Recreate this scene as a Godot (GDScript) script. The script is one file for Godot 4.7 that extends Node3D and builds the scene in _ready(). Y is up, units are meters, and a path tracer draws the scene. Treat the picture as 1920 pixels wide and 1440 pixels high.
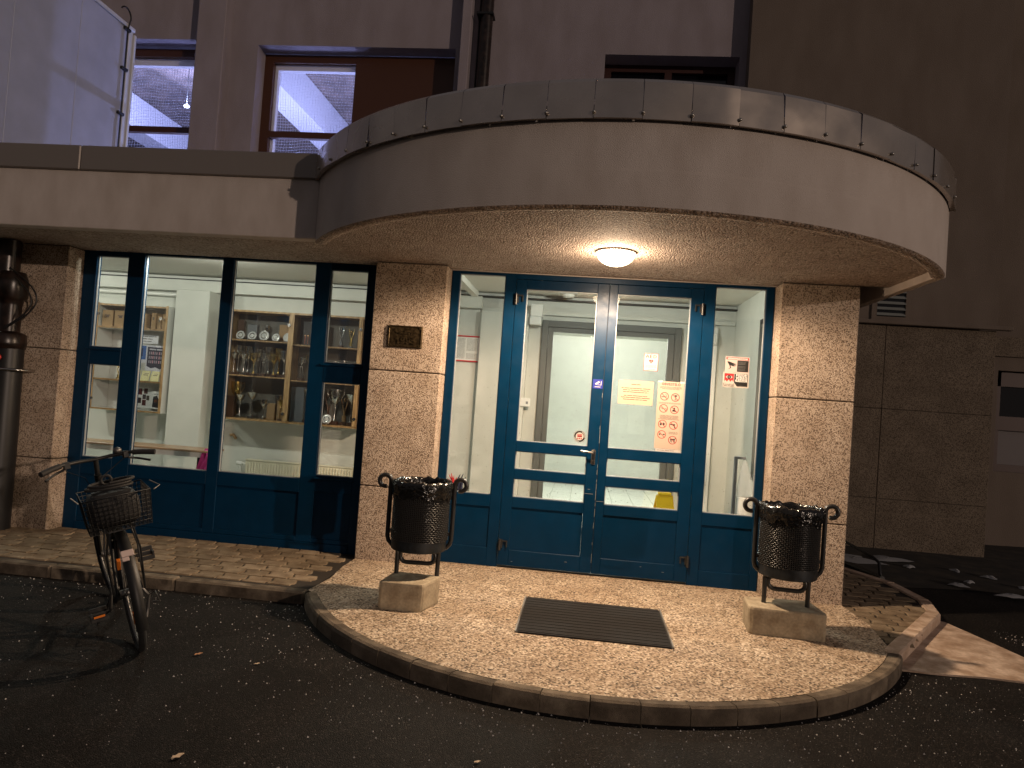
extends Node3D

# ---------------------------------------------------------------- mesh builder
class B:
	var v := PackedVector3Array()
	var n := PackedVector3Array()
	var uv := PackedVector2Array()
	var xf := Transform3D.IDENTITY
	func tri(a: Vector3, b: Vector3, c: Vector3, out := Vector3.ZERO) -> void:
		var nn := (b - a).cross(c - a)
		if out != Vector3.ZERO and nn.dot(out) < 0.0:
			var t := b
			b = c
			c = t
			nn = -nn
		nn = (xf.basis * nn.normalized()).normalized()
		for p in [a, c, b]:
			v.append(xf * p)
			n.append(nn)
			uv.append(Vector2.ZERO)
	func quad(a: Vector3, b: Vector3, c: Vector3, d: Vector3, out := Vector3.ZERO) -> void:
		if out == Vector3.ZERO:
			out = (b - a).cross(c - a)
			if out.length_squared() < 1e-16:
				out = (c - a).cross(d - a)
		tri(a, b, c, out)
		tri(a, c, d, out)
	func card(a: Vector3, b: Vector3, c: Vector3, d: Vector3) -> void:
		# a lower left, b lower right, c upper right, d upper left, carrying UVs
		var nn := (xf.basis * (b - a).cross(c - a)).normalized()
		var ps := [a, c, b, a, d, c]
		var us := [Vector2(0, 1), Vector2(1, 0), Vector2(1, 1), Vector2(0, 1), Vector2(0, 0), Vector2(1, 0)]
		for i in 6:
			v.append(xf * ps[i])
			n.append(nn)
			uv.append(us[i])
	func box(lo: Vector3, hi: Vector3, bv := 0.0) -> void:
		var c := (lo + hi) * 0.5
		var h := ((hi - lo) * 0.5).abs()
		bv = minf(bv, minf(h.x, minf(h.y, h.z)) * 0.49)
		for ax in 3:
			var u := (ax + 1) % 3
			var w := (ax + 2) % 3
			for s: float in [-1.0, 1.0]:
				var q: Array[Vector3] = []
				for k in 4:
					var p := Vector3.ZERO
					p[ax] = s * h[ax]
					p[u] = (h[u] - bv) * (-1.0 if k == 0 or k == 3 else 1.0)
					p[w] = (h[w] - bv) * (-1.0 if k < 2 else 1.0)
					q.append(p + c)
				var o := Vector3.ZERO
				o[ax] = s
				quad(q[0], q[1], q[2], q[3], o)
				if bv > 0.0 and s > 0.0:
					for s1: float in [-1.0, 1.0]:
						for s2: float in [-1.0, 1.0]:
							var e: Array[Vector3] = []
							for k in 4:
								var p := Vector3.ZERO
								p[ax] = (h[ax] - bv) * (-1.0 if k == 0 or k == 3 else 1.0)
								p[u] = s1 * (h[u] - (0.0 if k < 2 else bv))
								p[w] = s2 * (h[w] - (bv if k < 2 else 0.0))
								e.append(p + c)
							var o2 := Vector3.ZERO
							o2[u] = s1
							o2[w] = s2
							quad(e[0], e[1], e[2], e[3], o2)
		if bv > 0.0:
			for i in 8:
				var sg := Vector3(-1 if i & 1 else 1, -1 if i & 2 else 1, -1 if i & 4 else 1)
				tri(c + sg * Vector3(h.x, h.y - bv, h.z - bv), c + sg * Vector3(h.x - bv, h.y, h.z - bv), c + sg * Vector3(h.x - bv, h.y - bv, h.z), sg)
	func grid(pts: Array, closed_u := false, closed_v := false) -> void:
		# pts[i][j] Vector3: a smooth sheet
		var nu: int = pts.size()
		var nv: int = pts[0].size()
		var nor := []
		for i in nu:
			var row := PackedVector3Array()
			for j in nv:
				var i0 := (i - 1 + nu) % nu if closed_u else maxi(i - 1, 0)
				var i1 := (i + 1) % nu if closed_u else mini(i + 1, nu - 1)
				var j0 := (j - 1 + nv) % nv if closed_v else maxi(j - 1, 0)
				var j1 := (j + 1) % nv if closed_v else mini(j + 1, nv - 1)
				var nn: Vector3 = (pts[i1][j] - pts[i0][j]).cross(pts[i][j1] - pts[i][j0])
				row.append((xf.basis * nn).normalized() if nn.length_squared() > 1e-18 else Vector3.ZERO)
			nor.append(row)
		for i in nu:
			for j in nv:
				if nor[i][j] == Vector3.ZERO:
					for k in [[1, 0], [-1, 0], [0, 1], [0, -1]]:
						var q: Vector3 = nor[clampi(i + k[0], 0, nu - 1)][clampi(j + k[1], 0, nv - 1)]
						if q != Vector3.ZERO:
							nor[i][j] = q
							break
					if nor[i][j] == Vector3.ZERO:
						nor[i][j] = Vector3.UP
		for i in (nu if closed_u else nu - 1):
			for j in (nv if closed_v else nv - 1):
				var i1 := (i + 1) % nu
				var j1 := (j + 1) % nv
				for k in [[i, j], [i1, j1], [i1, j], [i, j], [i, j1], [i1, j1]]:
					v.append(xf * pts[k[0]][k[1]])
					n.append(nor[k[0]][k[1]])
					uv.append(Vector2(float(k[0]) / nu, float(k[1]) / nv))
	func tube(pts: PackedVector3Array, r: float, sg := 8, closed := false, r2 := -1.0) -> void:
		var rows := []
		var up := Vector3.ZERO
		var m := pts.size()
		for i in m:
			var t: Vector3
			if closed:
				t = (pts[(i + 1) % m] - pts[(i - 1 + m) % m]).normalized()
			else:
				t = (pts[mini(i + 1, m - 1)] - pts[maxi(i - 1, 0)]).normalized()
			if up == Vector3.ZERO:
				up = Vector3.UP if absf(t.y) < 0.9 else Vector3.RIGHT
			up = (up - t * up.dot(t)).normalized()
			var sd := t.cross(up)
			var row := PackedVector3Array()
			var rr := r if r2 < 0.0 else lerpf(r, r2, float(i) / maxf(1.0, m - 1))
			for k in sg:
				var a := TAU * k / sg
				row.append(pts[i] + (sd * cos(a) - up * sin(a)) * rr)
			rows.append(row)
		grid(rows, closed, true)
		if not closed:
			for e in [0, m - 1]:
				var o: Vector3 = pts[e] - pts[1 if e == 0 else m - 2]
				for k in sg:
					tri(pts[e], rows[e][k], rows[e][(k + 1) % sg], o)
	func lathe(prof: PackedVector2Array, sg := 12, a0 := 0.0, a1 := TAU) -> void:
		var rows := []
		var full := is_equal_approx(a1 - a0, TAU)
		for p in prof:
			var row := PackedVector3Array()
			for k in (sg if full else sg + 1):
				var a := a0 + (a1 - a0) * k / sg
				row.append(Vector3(p.x * sin(a), p.y, p.x * cos(a)))
			rows.append(row)
		grid(rows, false, full)
	func hard_lathe(prof: PackedVector2Array, sg := 12, a0 := 0.0, a1 := TAU) -> void:
		for i in prof.size() - 1:
			lathe(PackedVector2Array([prof[i], prof[i + 1]]), sg, a0, a1)
	func prism(poly: PackedVector2Array, z0: float, z1: float) -> void:
		# outline in x,y, thickness along z
		var t := Geometry2D.triangulate_polygon(poly)
		for i in range(0, t.size(), 3):
			var a := poly[t[i]]
			var b := poly[t[i + 1]]
			var c := poly[t[i + 2]]
			tri(Vector3(a.x, a.y, z1), Vector3(b.x, b.y, z1), Vector3(c.x, c.y, z1), Vector3(0, 0, signf(z1 - z0)))
			tri(Vector3(a.x, a.y, z0), Vector3(b.x, b.y, z0), Vector3(c.x, c.y, z0), Vector3(0, 0, signf(z0 - z1)))
		var area := 0.0
		for i in poly.size():
			var p := poly[i]
			var q := poly[(i + 1) % poly.size()]
			area += p.x * q.y - q.x * p.y
		for i in poly.size():
			var p := poly[i]
			var q := poly[(i + 1) % poly.size()]
			var o := Vector3(q.y - p.y, p.x - q.x, 0) * signf(area)
			quad(Vector3(p.x, p.y, z0), Vector3(q.x, q.y, z0), Vector3(q.x, q.y, z1), Vector3(p.x, p.y, z1), o)
	func ball(c: Vector3, r: Vector3, sg := 10, rg := 6) -> void:
		var rows := []
		for i in rg + 1:
			var t := PI * i / rg
			var row := PackedVector3Array()
			for k in sg:
				var a := TAU * k / sg
				row.append(c + Vector3(r.x * sin(t) * sin(a), -r.y * cos(t), r.z * sin(t) * cos(a)))
			rows.append(row)
		grid(rows, false, true)
	func mesh() -> ArrayMesh:
		var a := []
		a.resize(Mesh.ARRAY_MAX)
		a[Mesh.ARRAY_VERTEX] = v
		a[Mesh.ARRAY_NORMAL] = n
		a[Mesh.ARRAY_TEX_UV] = uv
		var m := ArrayMesh.new()
		m.add_surface_from_arrays(Mesh.PRIMITIVE_TRIANGLES, a)
		return m

# ---------------------------------------------------------------- small helpers
var rng := RandomNumberGenerator.new()
var M := {}

func V(x: float, y: float, z: float) -> Vector3:
	return Vector3(x, y, z)

func put(called: String, mesh: Mesh, mat: Material, parent: Node = self, xf := Transform3D.IDENTITY) -> MeshInstance3D:
	var o := MeshInstance3D.new()
	o.name = numbered(called, parent)
	o.mesh = mesh
	o.material_override = mat
	o.transform = xf
	parent.add_child(o, true)
	return o

var counted := {}
func numbered(called: String, parent: Node) -> String:
	var key := "%d/%s" % [parent.get_instance_id(), called]
	var k: int = counted.get(key, 0)
	counted[key] = k + 1
	return called if k == 0 else "%s_%03d" % [called, k]

func obj(called: String, b: B, mat: Material, parent: Node = self, xf := Transform3D.IDENTITY) -> MeshInstance3D:
	return put(called, b.mesh(), mat, parent, xf)

func bx(called: String, lo: Vector3, hi: Vector3, mat: Material, parent: Node = self, bv := 0.0) -> MeshInstance3D:
	var b := B.new()
	b.box(lo, hi, bv)
	return obj(called, b, mat, parent)

func thing(called: String, label: String, category: String, at := Vector3.ZERO, group := "", basis := Basis.IDENTITY) -> Node3D:
	var o := Node3D.new()
	o.name = numbered(called, self)
	add_child(o, true)
	o.transform = Transform3D(basis, at)
	tag(o, label, category, group)
	return o

func tag(o: Node, label: String, category: String, group := "") -> void:
	o.set_meta("label", label)
	o.set_meta("category", category)
	if group != "":
		o.set_meta("group", group)

func setting(o: Node, label := "") -> Node:
	o.set_meta("kind", "structure")
	if label != "":
		o.set_meta("label", label)
	return o

func root(called: String, at := Vector3.ZERO) -> Node3D:
	var o := Node3D.new()
	o.name = numbered(called, self)
	add_child(o, true)
	o.position = at
	o.set_meta("kind", "structure")
	return o

func stuff(o: Node) -> Node:
	o.set_meta("kind", "stuff")
	return o

func lettering(called: String, s: String, size: float, depth: float, mat: Material, parent: Node, at: Vector3, wide := 1.0, font := "Droid Sans", bold := true) -> MeshInstance3D:
	var t := TextMesh.new()
	var f := SystemFont.new()
	f.font_names = PackedStringArray([font])
	f.font_weight = 700 if bold else 400
	t.font = f
	t.text = s
	t.font_size = 48
	t.pixel_size = size / 34.0
	t.depth = depth
	return put(called, t, mat, parent, Transform3D(Basis.from_scale(Vector3(wide, 1, 1)), at))

func arc(c: Vector3, r: float, a0: float, a1: float, k: int, ux := Vector3.RIGHT, uy := Vector3.UP) -> PackedVector3Array:
	var p := PackedVector3Array()
	for i in k + 1:
		var a := lerpf(a0, a1, float(i) / k)
		p.append(c + ux * cos(a) * r + uy * sin(a) * r)
	return p

# ---------------------------------------------------------------- materials
func lin(r: float, g: float, b: float) -> Color:
	return Color(r, g, b).linear_to_srgb()

func mat(called: String, c: Color, rough := 0.8, metal := 0.0) -> StandardMaterial3D:
	var m := StandardMaterial3D.new()
	m.resource_name = called
	m.albedo_color = c
	m.roughness = rough
	m.metallic = metal
	M[called] = m
	return m

func noise_tex(sd: int, kind: int, freq: float, colors: Array, stops: Array, size := 512, oct := 1, ret := -1, normal := 0.0) -> NoiseTexture2D:
	var f := FastNoiseLite.new()
	f.seed = sd
	f.noise_type = kind
	f.frequency = freq
	f.fractal_type = FastNoiseLite.FRACTAL_FBM if oct > 1 else FastNoiseLite.FRACTAL_NONE
	f.fractal_octaves = oct
	f.cellular_jitter = 0.9
	if ret >= 0:
		f.cellular_return_type = ret
	var t := NoiseTexture2D.new()
	t.width = size
	t.height = size
	t.seamless = true
	t.noise = f
	if normal > 0.0:
		t.as_normal_map = true
		t.bump_strength = normal
	if colors.size():
		var g := Gradient.new()
		g.offsets = PackedFloat32Array(stops)
		var cs := PackedColorArray()
		for c in colors:
			cs.append(c)
		g.colors = cs
		t.color_ramp = g
	return t

func tri(m: StandardMaterial3D, scale: float) -> void:
	m.uv1_triplanar = true
	m.uv1_world_triplanar = true
	m.uv1_scale = Vector3.ONE * scale
	m.uv1_triplanar_sharpness = 4.0

func mottle(m: StandardMaterial3D, sd: int, scale: float, lo: float, hi := 1.0, warm := 0.0) -> void:
	# slow stains and wear over a surface, multiplied in
	m.detail_enabled = true
	m.detail_blend_mode = BaseMaterial3D.BLEND_MODE_MUL
	m.detail_uv_layer = BaseMaterial3D.DETAIL_UV_2
	m.detail_albedo = noise_tex(sd, FastNoiseLite.TYPE_SIMPLEX_SMOOTH, 0.012, [Color(lo, lo * (1.0 - warm), lo * (1.0 - 2.0 * warm)), Color((lo + hi) / 2, (lo + hi) / 2 * (1.0 - warm * 0.4), (lo + hi) / 2 * (1.0 - warm * 0.8)), Color(hi, hi, hi)], [0.15, 0.5, 0.85], 512, 5)
	m.uv2_triplanar = true
	m.uv2_world_triplanar = true
	m.uv2_scale = Vector3.ONE * scale

func bump(m: StandardMaterial3D, tex: Texture2D, cm: float) -> void:
	m.heightmap_enabled = true
	m.heightmap_texture = tex
	m.heightmap_scale = cm

func materials() -> void:
	var CV := FastNoiseLite.RETURN_CELL_VALUE
	var D1 := FastNoiseLite.RETURN_DISTANCE
	var CELL := FastNoiseLite.TYPE_CELLULAR
	var SIM := FastNoiseLite.TYPE_SIMPLEX_SMOOTH
	# washed exposed-aggregate stone of the piers: pale tan pebbles with dark ones between
	var tan_ := lin(0.46, 0.37, 0.285)
	var pink_ := lin(0.55, 0.45, 0.37)
	var dark_ := lin(0.12, 0.085, 0.062)
	var mid_ := lin(0.27, 0.205, 0.15)
	var stones := noise_tex(11, CELL, 0.11, [dark_, mid_, tan_, pink_, tan_], [0.0, 0.28, 0.42, 0.75, 1.0], 1024, 1, CV)
	var stone_h := noise_tex(11, CELL, 0.11, [Color.WHITE, Color.BLACK], [0.0, 1.0], 1024, 1, D1)
	var m := mat("pier_stone", Color.WHITE, 0.85)
	m.albedo_texture = stones
	tri(m, 1.0 / 0.85)
	bump(m, stone_h, 0.35)
	mottle(m, 21, 0.5, 0.9, 1.0, 0.02)
	m = mat("wall_stone", lin(0.34, 0.33, 0.31), 0.9)
	m.albedo_texture = stones
	tri(m, 1.0 / 0.85)
	bump(m, stone_h, 0.25)
	mottle(m, 22, 0.35, 0.88, 1.0, 0.01)
	# porch floor: finer contrast, yellower
	m = mat("porch_pebble", Color.WHITE, 0.75)
	m.albedo_texture = noise_tex(12, CELL, 0.08, [lin(0.05, 0.034, 0.022), lin(0.24, 0.17, 0.105), lin(0.4, 0.3, 0.205), lin(0.5, 0.4, 0.3), lin(0.75, 0.64, 0.5)], [0.0, 0.22, 0.5, 0.8, 1.0], 1024, 1, CV)
	tri(m, 1.0 / 0.92)
	bump(m, noise_tex(12, CELL, 0.08, [Color.WHITE, Color.BLACK], [0.0, 1.0], 1024, 1, D1), 0.4)
	mottle(m, 23, 0.45, 0.88, 1.0, 0.02)
	# asphalt
	m = mat("asphalt", Color.WHITE, 0.82)
	m.metallic_specular = 0.3
	m.albedo_texture = noise_tex(13, CELL, 0.16, [lin(0.004, 0.0032, 0.0028), lin(0.009, 0.0074, 0.0064), lin(0.017, 0.014, 0.0125), lin(0.06, 0.052, 0.047)], [0.0, 0.45, 0.85, 1.0], 1024, 1, CV)
	tri(m, 1.0 / 1.1)
	bump(m, noise_tex(13, CELL, 0.16, [Color.WHITE, Color.BLACK], [0.0, 1.0], 1024, 1, D1), 0.5)
	mottle(m, 24, 0.21, 0.72, 1.0, 0.01)
	# plaster
	var fine := noise_tex(14, SIM, 0.09, [], [], 512, 4)
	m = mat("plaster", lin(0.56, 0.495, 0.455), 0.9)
	tri(m, 3.0)
	bump(m, fine, 0.3)
	mottle(m, 25, 0.22, 0.93, 1.0, 0.01)
	m.uv2_scale = Vector3(0.7, 0.3, 0.7)
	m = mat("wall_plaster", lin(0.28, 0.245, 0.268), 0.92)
	tri(m, 1.3)
	bump(m, fine, 0.35)
	mottle(m, 26, 0.13, 0.93, 1.0, 0.01)
	m.uv2_scale = Vector3(0.35, 0.13, 0.35)
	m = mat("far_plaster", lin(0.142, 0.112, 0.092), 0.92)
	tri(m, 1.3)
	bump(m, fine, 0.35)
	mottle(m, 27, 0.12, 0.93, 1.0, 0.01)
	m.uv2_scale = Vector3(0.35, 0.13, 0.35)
	# stippled soffit
	m = mat("soffit", lin(0.56, 0.465, 0.405), 0.9)
	m.albedo_texture = noise_tex(46, CELL, 0.07, [Color(0.62, 0.6, 0.58), Color(0.86, 0.85, 0.84), Color(0.9, 0.89, 0.88), Color(1, 1, 1)], [0.0, 0.35, 0.75, 1.0], 1024, 1, CV)
	tri(m, 1.0)
	bump(m, noise_tex(46, CELL, 0.07, [Color.WHITE, Color.BLACK], [0.0, 1.0], 1024, 1, D1), 1.0)
	mottle(m, 28, 0.4, 0.93, 1.0, 0.01)
	m = mat("white_wall", lin(0.58, 0.59, 0.54), 0.7)
	mottle(m, 29, 0.5, 0.97, 1.0, 0.0)
	mat("ceiling_white", lin(0.62, 0.62, 0.57), 0.85)
	mat("grey_wall", lin(0.42, 0.415, 0.38), 0.8)
	# blue painted aluminium
	m = mat("blue_paint", lin(0.0006, 0.0235, 0.062), 0.45)
	m.metallic_specular = 0.28
	m.roughness_texture = noise_tex(16, SIM, 0.02, [Color(0.75, 0.75, 0.75), Color(1, 1, 1)], [0.2, 0.9], 256, 4)
	tri(m, 1.2)
	mottle(m, 30, 0.8, 0.93, 1.0)
	mat("gasket", lin(0.01, 0.011, 0.013), 0.6)
	mat("bead", lin(0.35, 0.37, 0.38), 0.45, 0.3)
	mat("black_metal", lin(0.012, 0.012, 0.013), 0.42, 0.2)
	m = mat("bin_metal", lin(0.045, 0.044, 0.043), 0.32, 0.5)
	m = mat("bin_band", lin(0.018, 0.024, 0.03), 0.45, 0.2)
	mottle(m, 31, 2.5, 0.6, 1.0)
	m = mat("bag_plastic", lin(0.006, 0.006, 0.006), 0.2)
	bump(m, noise_tex(17, SIM, 0.02, [], [], 256, 3), 0.5)
	tri(m, 5.0)
	# concrete
	var speck := noise_tex(18, SIM, 0.05, [lin(0.75, 0.75, 0.75), Color.WHITE], [0.1, 0.9], 512, 5)
	m = mat("block_concrete", lin(0.44, 0.37, 0.26), 0.9)
	m.albedo_texture = speck
	tri(m, 1.5)
	bump(m, speck, 0.5)
	mottle(m, 32, 1.2, 0.82, 1.0, 0.03)
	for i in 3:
		m = mat("kerb_%d" % i, lin(0.19 + 0.04 * i, 0.15 + 0.032 * i, 0.108 + 0.022 * i), 0.9)  # base darkened to carry the shade on the kerb's front face
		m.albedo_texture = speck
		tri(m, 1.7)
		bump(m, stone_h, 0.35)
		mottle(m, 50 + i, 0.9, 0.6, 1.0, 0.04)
	m = mat("gutter_concrete", lin(0.66, 0.51, 0.4), 0.85)
	m.albedo_texture = speck
	tri(m, 0.9)
	bump(m, speck, 0.4)
	mottle(m, 34, 0.7, 0.75, 1.0, 0.06)
	for i in 3:
		m = mat("paver_%d" % i, lin(0.25 + 0.045 * i, 0.19 + 0.035 * i, 0.122 + 0.025 * i), 0.88)
		m.albedo_texture = speck
		tri(m, 2.5)
		bump(m, stone_h, 0.2)
		mottle(m, 35 + i, 0.9, 0.75, 1.0, 0.05)
	m = mat("joint_sand", lin(0.02, 0.014, 0.009), 0.95)
	m = mat("soil", lin(0.035, 0.026, 0.017), 0.95)
	mottle(m, 39, 0.5, 0.4, 1.0)
	mat("snow", lin(0.26, 0.26, 0.27), 0.8)
	# flashing sheet
	m = mat("flashing", lin(0.52, 0.455, 0.4), 0.33, 0.85)
	m.roughness_texture = noise_tex(19, SIM, 0.012, [Color(0.7, 0.7, 0.7), Color(1, 1, 1)], [0.2, 0.9], 256, 4)
	tri(m, 0.8)
	mottle(m, 40, 0.5, 0.92, 1.0, 0.0)
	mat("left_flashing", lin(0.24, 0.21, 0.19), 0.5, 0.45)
	mat("bolt", lin(0.4, 0.38, 0.35), 0.35, 0.9)
	m = mat("clad", lin(0.42, 0.45, 0.58), 0.5)
	mottle(m, 41, 0.3, 0.94, 1.0)
	mat("clad_trim", lin(0.55, 0.56, 0.58), 0.5, 0.1)
	m = mat("brown_wood", lin(0.06, 0.02, 0.008), 0.5)
	mat("dark_maroon", lin(0.035, 0.008, 0.006), 0.5)
	mat("dark_glass", lin(0.004, 0.004, 0.006), 0.08)
	mat("mauve_panel", lin(0.1, 0.085, 0.09), 0.6)
	m = mat("old_pipe", lin(0.035, 0.02, 0.015), 0.3, 0.2)
	mottle(m, 42, 1.5, 0.35, 1.0)
	m = mat("bronze", lin(0.11, 0.078, 0.04), 0.42, 0.8)
	mottle(m, 43, 4.0, 0.55, 1.0, 0.03)
	m = mat("mat_rubber", lin(0.011, 0.0095, 0.009), 0.85)
	mat("mat_frame", lin(0.3, 0.27, 0.24), 0.4, 0.7)
	mat("chrome", lin(0.55, 0.53, 0.5), 0.22, 1.0)
	mat("gold", lin(0.6, 0.43, 0.12), 0.25, 1.0)
	mat("silver", lin(0.6, 0.6, 0.58), 0.2, 1.0)
	mat("clear_plastic", lin(0.55, 0.56, 0.55), 0.3)
	mat("alu", lin(0.105, 0.108, 0.1), 0.6)
	mat("pale_gold", lin(0.6, 0.55, 0.24), 0.45)
	mat("case_back", lin(0.13, 0.122, 0.105), 0.7)
	mat("white_plastic", lin(0.72, 0.72, 0.68), 0.45)
	mat("grey_plastic", lin(0.2, 0.21, 0.22), 0.5)
	m = mat("beech", lin(0.4, 0.26, 0.12), 0.5)
	m.albedo_texture = noise_tex(44, SIM, 0.02, [lin(0.6, 0.55, 0.5), Color.WHITE], [0.2, 0.8], 256, 4)
	m.uv1_triplanar = true
	m.uv1_world_triplanar = true
	m.uv1_scale = Vector3(6, 0.8, 6)
	mat("case_white", lin(0.6, 0.6, 0.56), 0.6)
	mat("radiator", lin(0.66, 0.62, 0.48), 0.45)
	mat("table_top", lin(0.3, 0.19, 0.11), 0.35)
	mat("table_white", lin(0.75, 0.75, 0.72), 0.5)
	mat("magenta", lin(0.32, 0.02, 0.14), 0.85)
	mat("yellow", lin(0.9, 0.58, 0.01), 0.5)
	mat("amber", lin(0.6, 0.25, 0.012), 0.45)
	mat("print_black", lin(0.012, 0.012, 0.012), 0.6)
	mat("print_white", lin(0.8, 0.8, 0.78), 0.6)
	mat("print_red", lin(0.5, 0.02, 0.025), 0.6)
	mat("red_cloth", lin(0.5, 0.015, 0.015), 0.6)
	mat("navy_cloth", lin(0.012, 0.018, 0.05), 0.7)
	mat("carton", lin(0.34, 0.22, 0.11), 0.8)
	mat("dark_wood", lin(0.07, 0.035, 0.02), 0.45)
	mat("grey_cloth", lin(0.13, 0.145, 0.16), 0.85)
	mat("tile", lin(0.7, 0.72, 0.66), 0.3)
	mat("grout", lin(0.3, 0.31, 0.29), 0.8)
	mat("cord", lin(0.62, 0.62, 0.66), 0.8)
	m = mat("gym_ceiling", lin(0.2, 0.15, 0.13), 0.8)
	mottle(m, 45, 0.3, 0.7, 1.0)
	mat("gym_beam", lin(0.66, 0.64, 0.66), 0.7)
	mat("gym_wall", lin(0.5, 0.5, 0.52), 0.8)
	mat("tyre", lin(0.006, 0.006, 0.006), 0.85)
	mat("bike_paint", lin(0.01, 0.01, 0.01), 0.5, 0.1)
	mat("bike_steel", lin(0.16, 0.155, 0.15), 0.45, 0.8)
	mat("bike_rubber", lin(0.012, 0.011, 0.011), 0.7)
	mat("orange_reflector", lin(0.6, 0.16, 0.02), 0.2)
	mat("pale_reflector", lin(0.5, 0.4, 0.37), 0.3)
	mat("red_reflector", lin(0.45, 0.03, 0.02), 0.25)
	mat("leaf_brown", lin(0.35, 0.17, 0.08), 0.8)
	mat("paper_scrap", lin(0.5, 0.38, 0.27), 0.85)
	mat("grit", lin(0.5, 0.48, 0.47), 0.5)
	mat("worn_metal", lin(0.3, 0.29, 0.27), 0.6)
	mat("glass_dirt", lin(0.12, 0.11, 0.09), 0.9)
	mat("green_grey", lin(0.2, 0.21, 0.2), 0.5)
	var g := mat("glass", Color(0.02, 0.025, 0.025, 0.04), 0.0)
	g.transparency = BaseMaterial3D.TRANSPARENCY_ALPHA
	g = mat("thin_film", Color(1, 1, 1, 0.2), 0.15)
	g.transparency = BaseMaterial3D.TRANSPARENCY_ALPHA
	glow("opal_glow", Color(1.0, 0.9, 0.74), 9.0)
	glow("tube_glow", Color(1.0, 0.99, 0.9), 4.0)
	glow("gym_glow", Color(0.85, 0.88, 1.0), 8.0)

func glow(called: String, c: Color, e: float) -> void:
	var m := mat(called, Color(0.9, 0.9, 0.9), 0.4)
	m.emission_enabled = true
	m.emission = c
	m.emission_energy_multiplier = e

func omni(called: String, at: Vector3, c: Color, e: float, size: float, parent: Node = self) -> void:
	var l := OmniLight3D.new()
	l.name = numbered(called, parent)
	l.light_color = c
	l.light_energy = e
	l.light_size = size
	l.omni_range = 20.0
	l.omni_attenuation = 2.0
	l.shadow_enabled = true
	parent.add_child(l, true)
	l.position = at

# ---------------------------------------------------------------- the scene
const CC := Vector2(1.43, -0.2)      # centre of the round canopy
const CR := 2.65
const PC := Vector2(1.43, 0.41)      # centre of the round porch
const PR := 2.27
const ROAD := -0.09

func _ready() -> void:
	rng.seed = 1995
	var cam := Camera3D.new()
	cam.name = "camera"
	add_child(cam)
	cam.fov = 57.0
	cam.near = 0.05
	cam.far = 200.0
	cam.transform = Transform3D(Basis(Vector3.UP, 0.1035) * Basis(Vector3.RIGHT, 0.0227) * Basis(Vector3.BACK, 0.0709), Vector3(1.2781, 1.5033, 6.3535))
	cam.current = true
	var we := WorldEnvironment.new()
	we.name = "night_air"
	var e := Environment.new()
	e.background_mode = Environment.BG_SKY
	var sm := ProceduralSkyMaterial.new()
	sm.sky_top_color = lin(0.36, 0.33, 0.36)
	sm.sky_horizon_color = lin(0.52, 0.43, 0.36)
	sm.ground_bottom_color = lin(0.08, 0.06, 0.05)
	sm.ground_horizon_color = lin(0.3, 0.22, 0.16)
	sm.sun_angle_max = 1.0
	var sky := Sky.new()
	sky.sky_material = sm
	e.sky = sky
	e.background_energy_multiplier = SKY_E
	e.tonemap_mode = Environment.TONE_MAPPER_LINEAR
	e.tonemap_exposure = 1.0
	e.sdfgi_enabled = true
	e.ssao_enabled = true
	e.ssil_enabled = true
	we.environment = e
	add_child(we)
	# the distant street lighting, low from the right: it throws the canopy's shadow on the left fascia
	var sun := DirectionalLight3D.new()
	sun.name = "distant_street_light"
	sun.light_color = Color(1.0, 0.89, 0.8)
	sun.light_energy = SUN_E
	sun.light_angular_distance = 0.6
	sun.shadow_enabled = true
	add_child(sun)
	sun.look_at_from_position(Vector3(0.731, 0.125, 0.682) * 20.0, Vector3.ZERO)
	materials()
	# lamps in the rooms
	ground()
	upper_hall()
	wing()
	canopy()
	entrance()
	shop_window()
	hall()
	corridor()
	outdoors()
	bicycle()
	hall_things()
	stickers()

const SKY_E := 0.25
const SUN_E := 0.265

# ---------------------------------------------------------------- ground
func arc_pt(a: float, r: float, y: float) -> Vector3:
	return Vector3(PC.x + r * sin(a), y, PC.y + r * cos(a))

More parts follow.
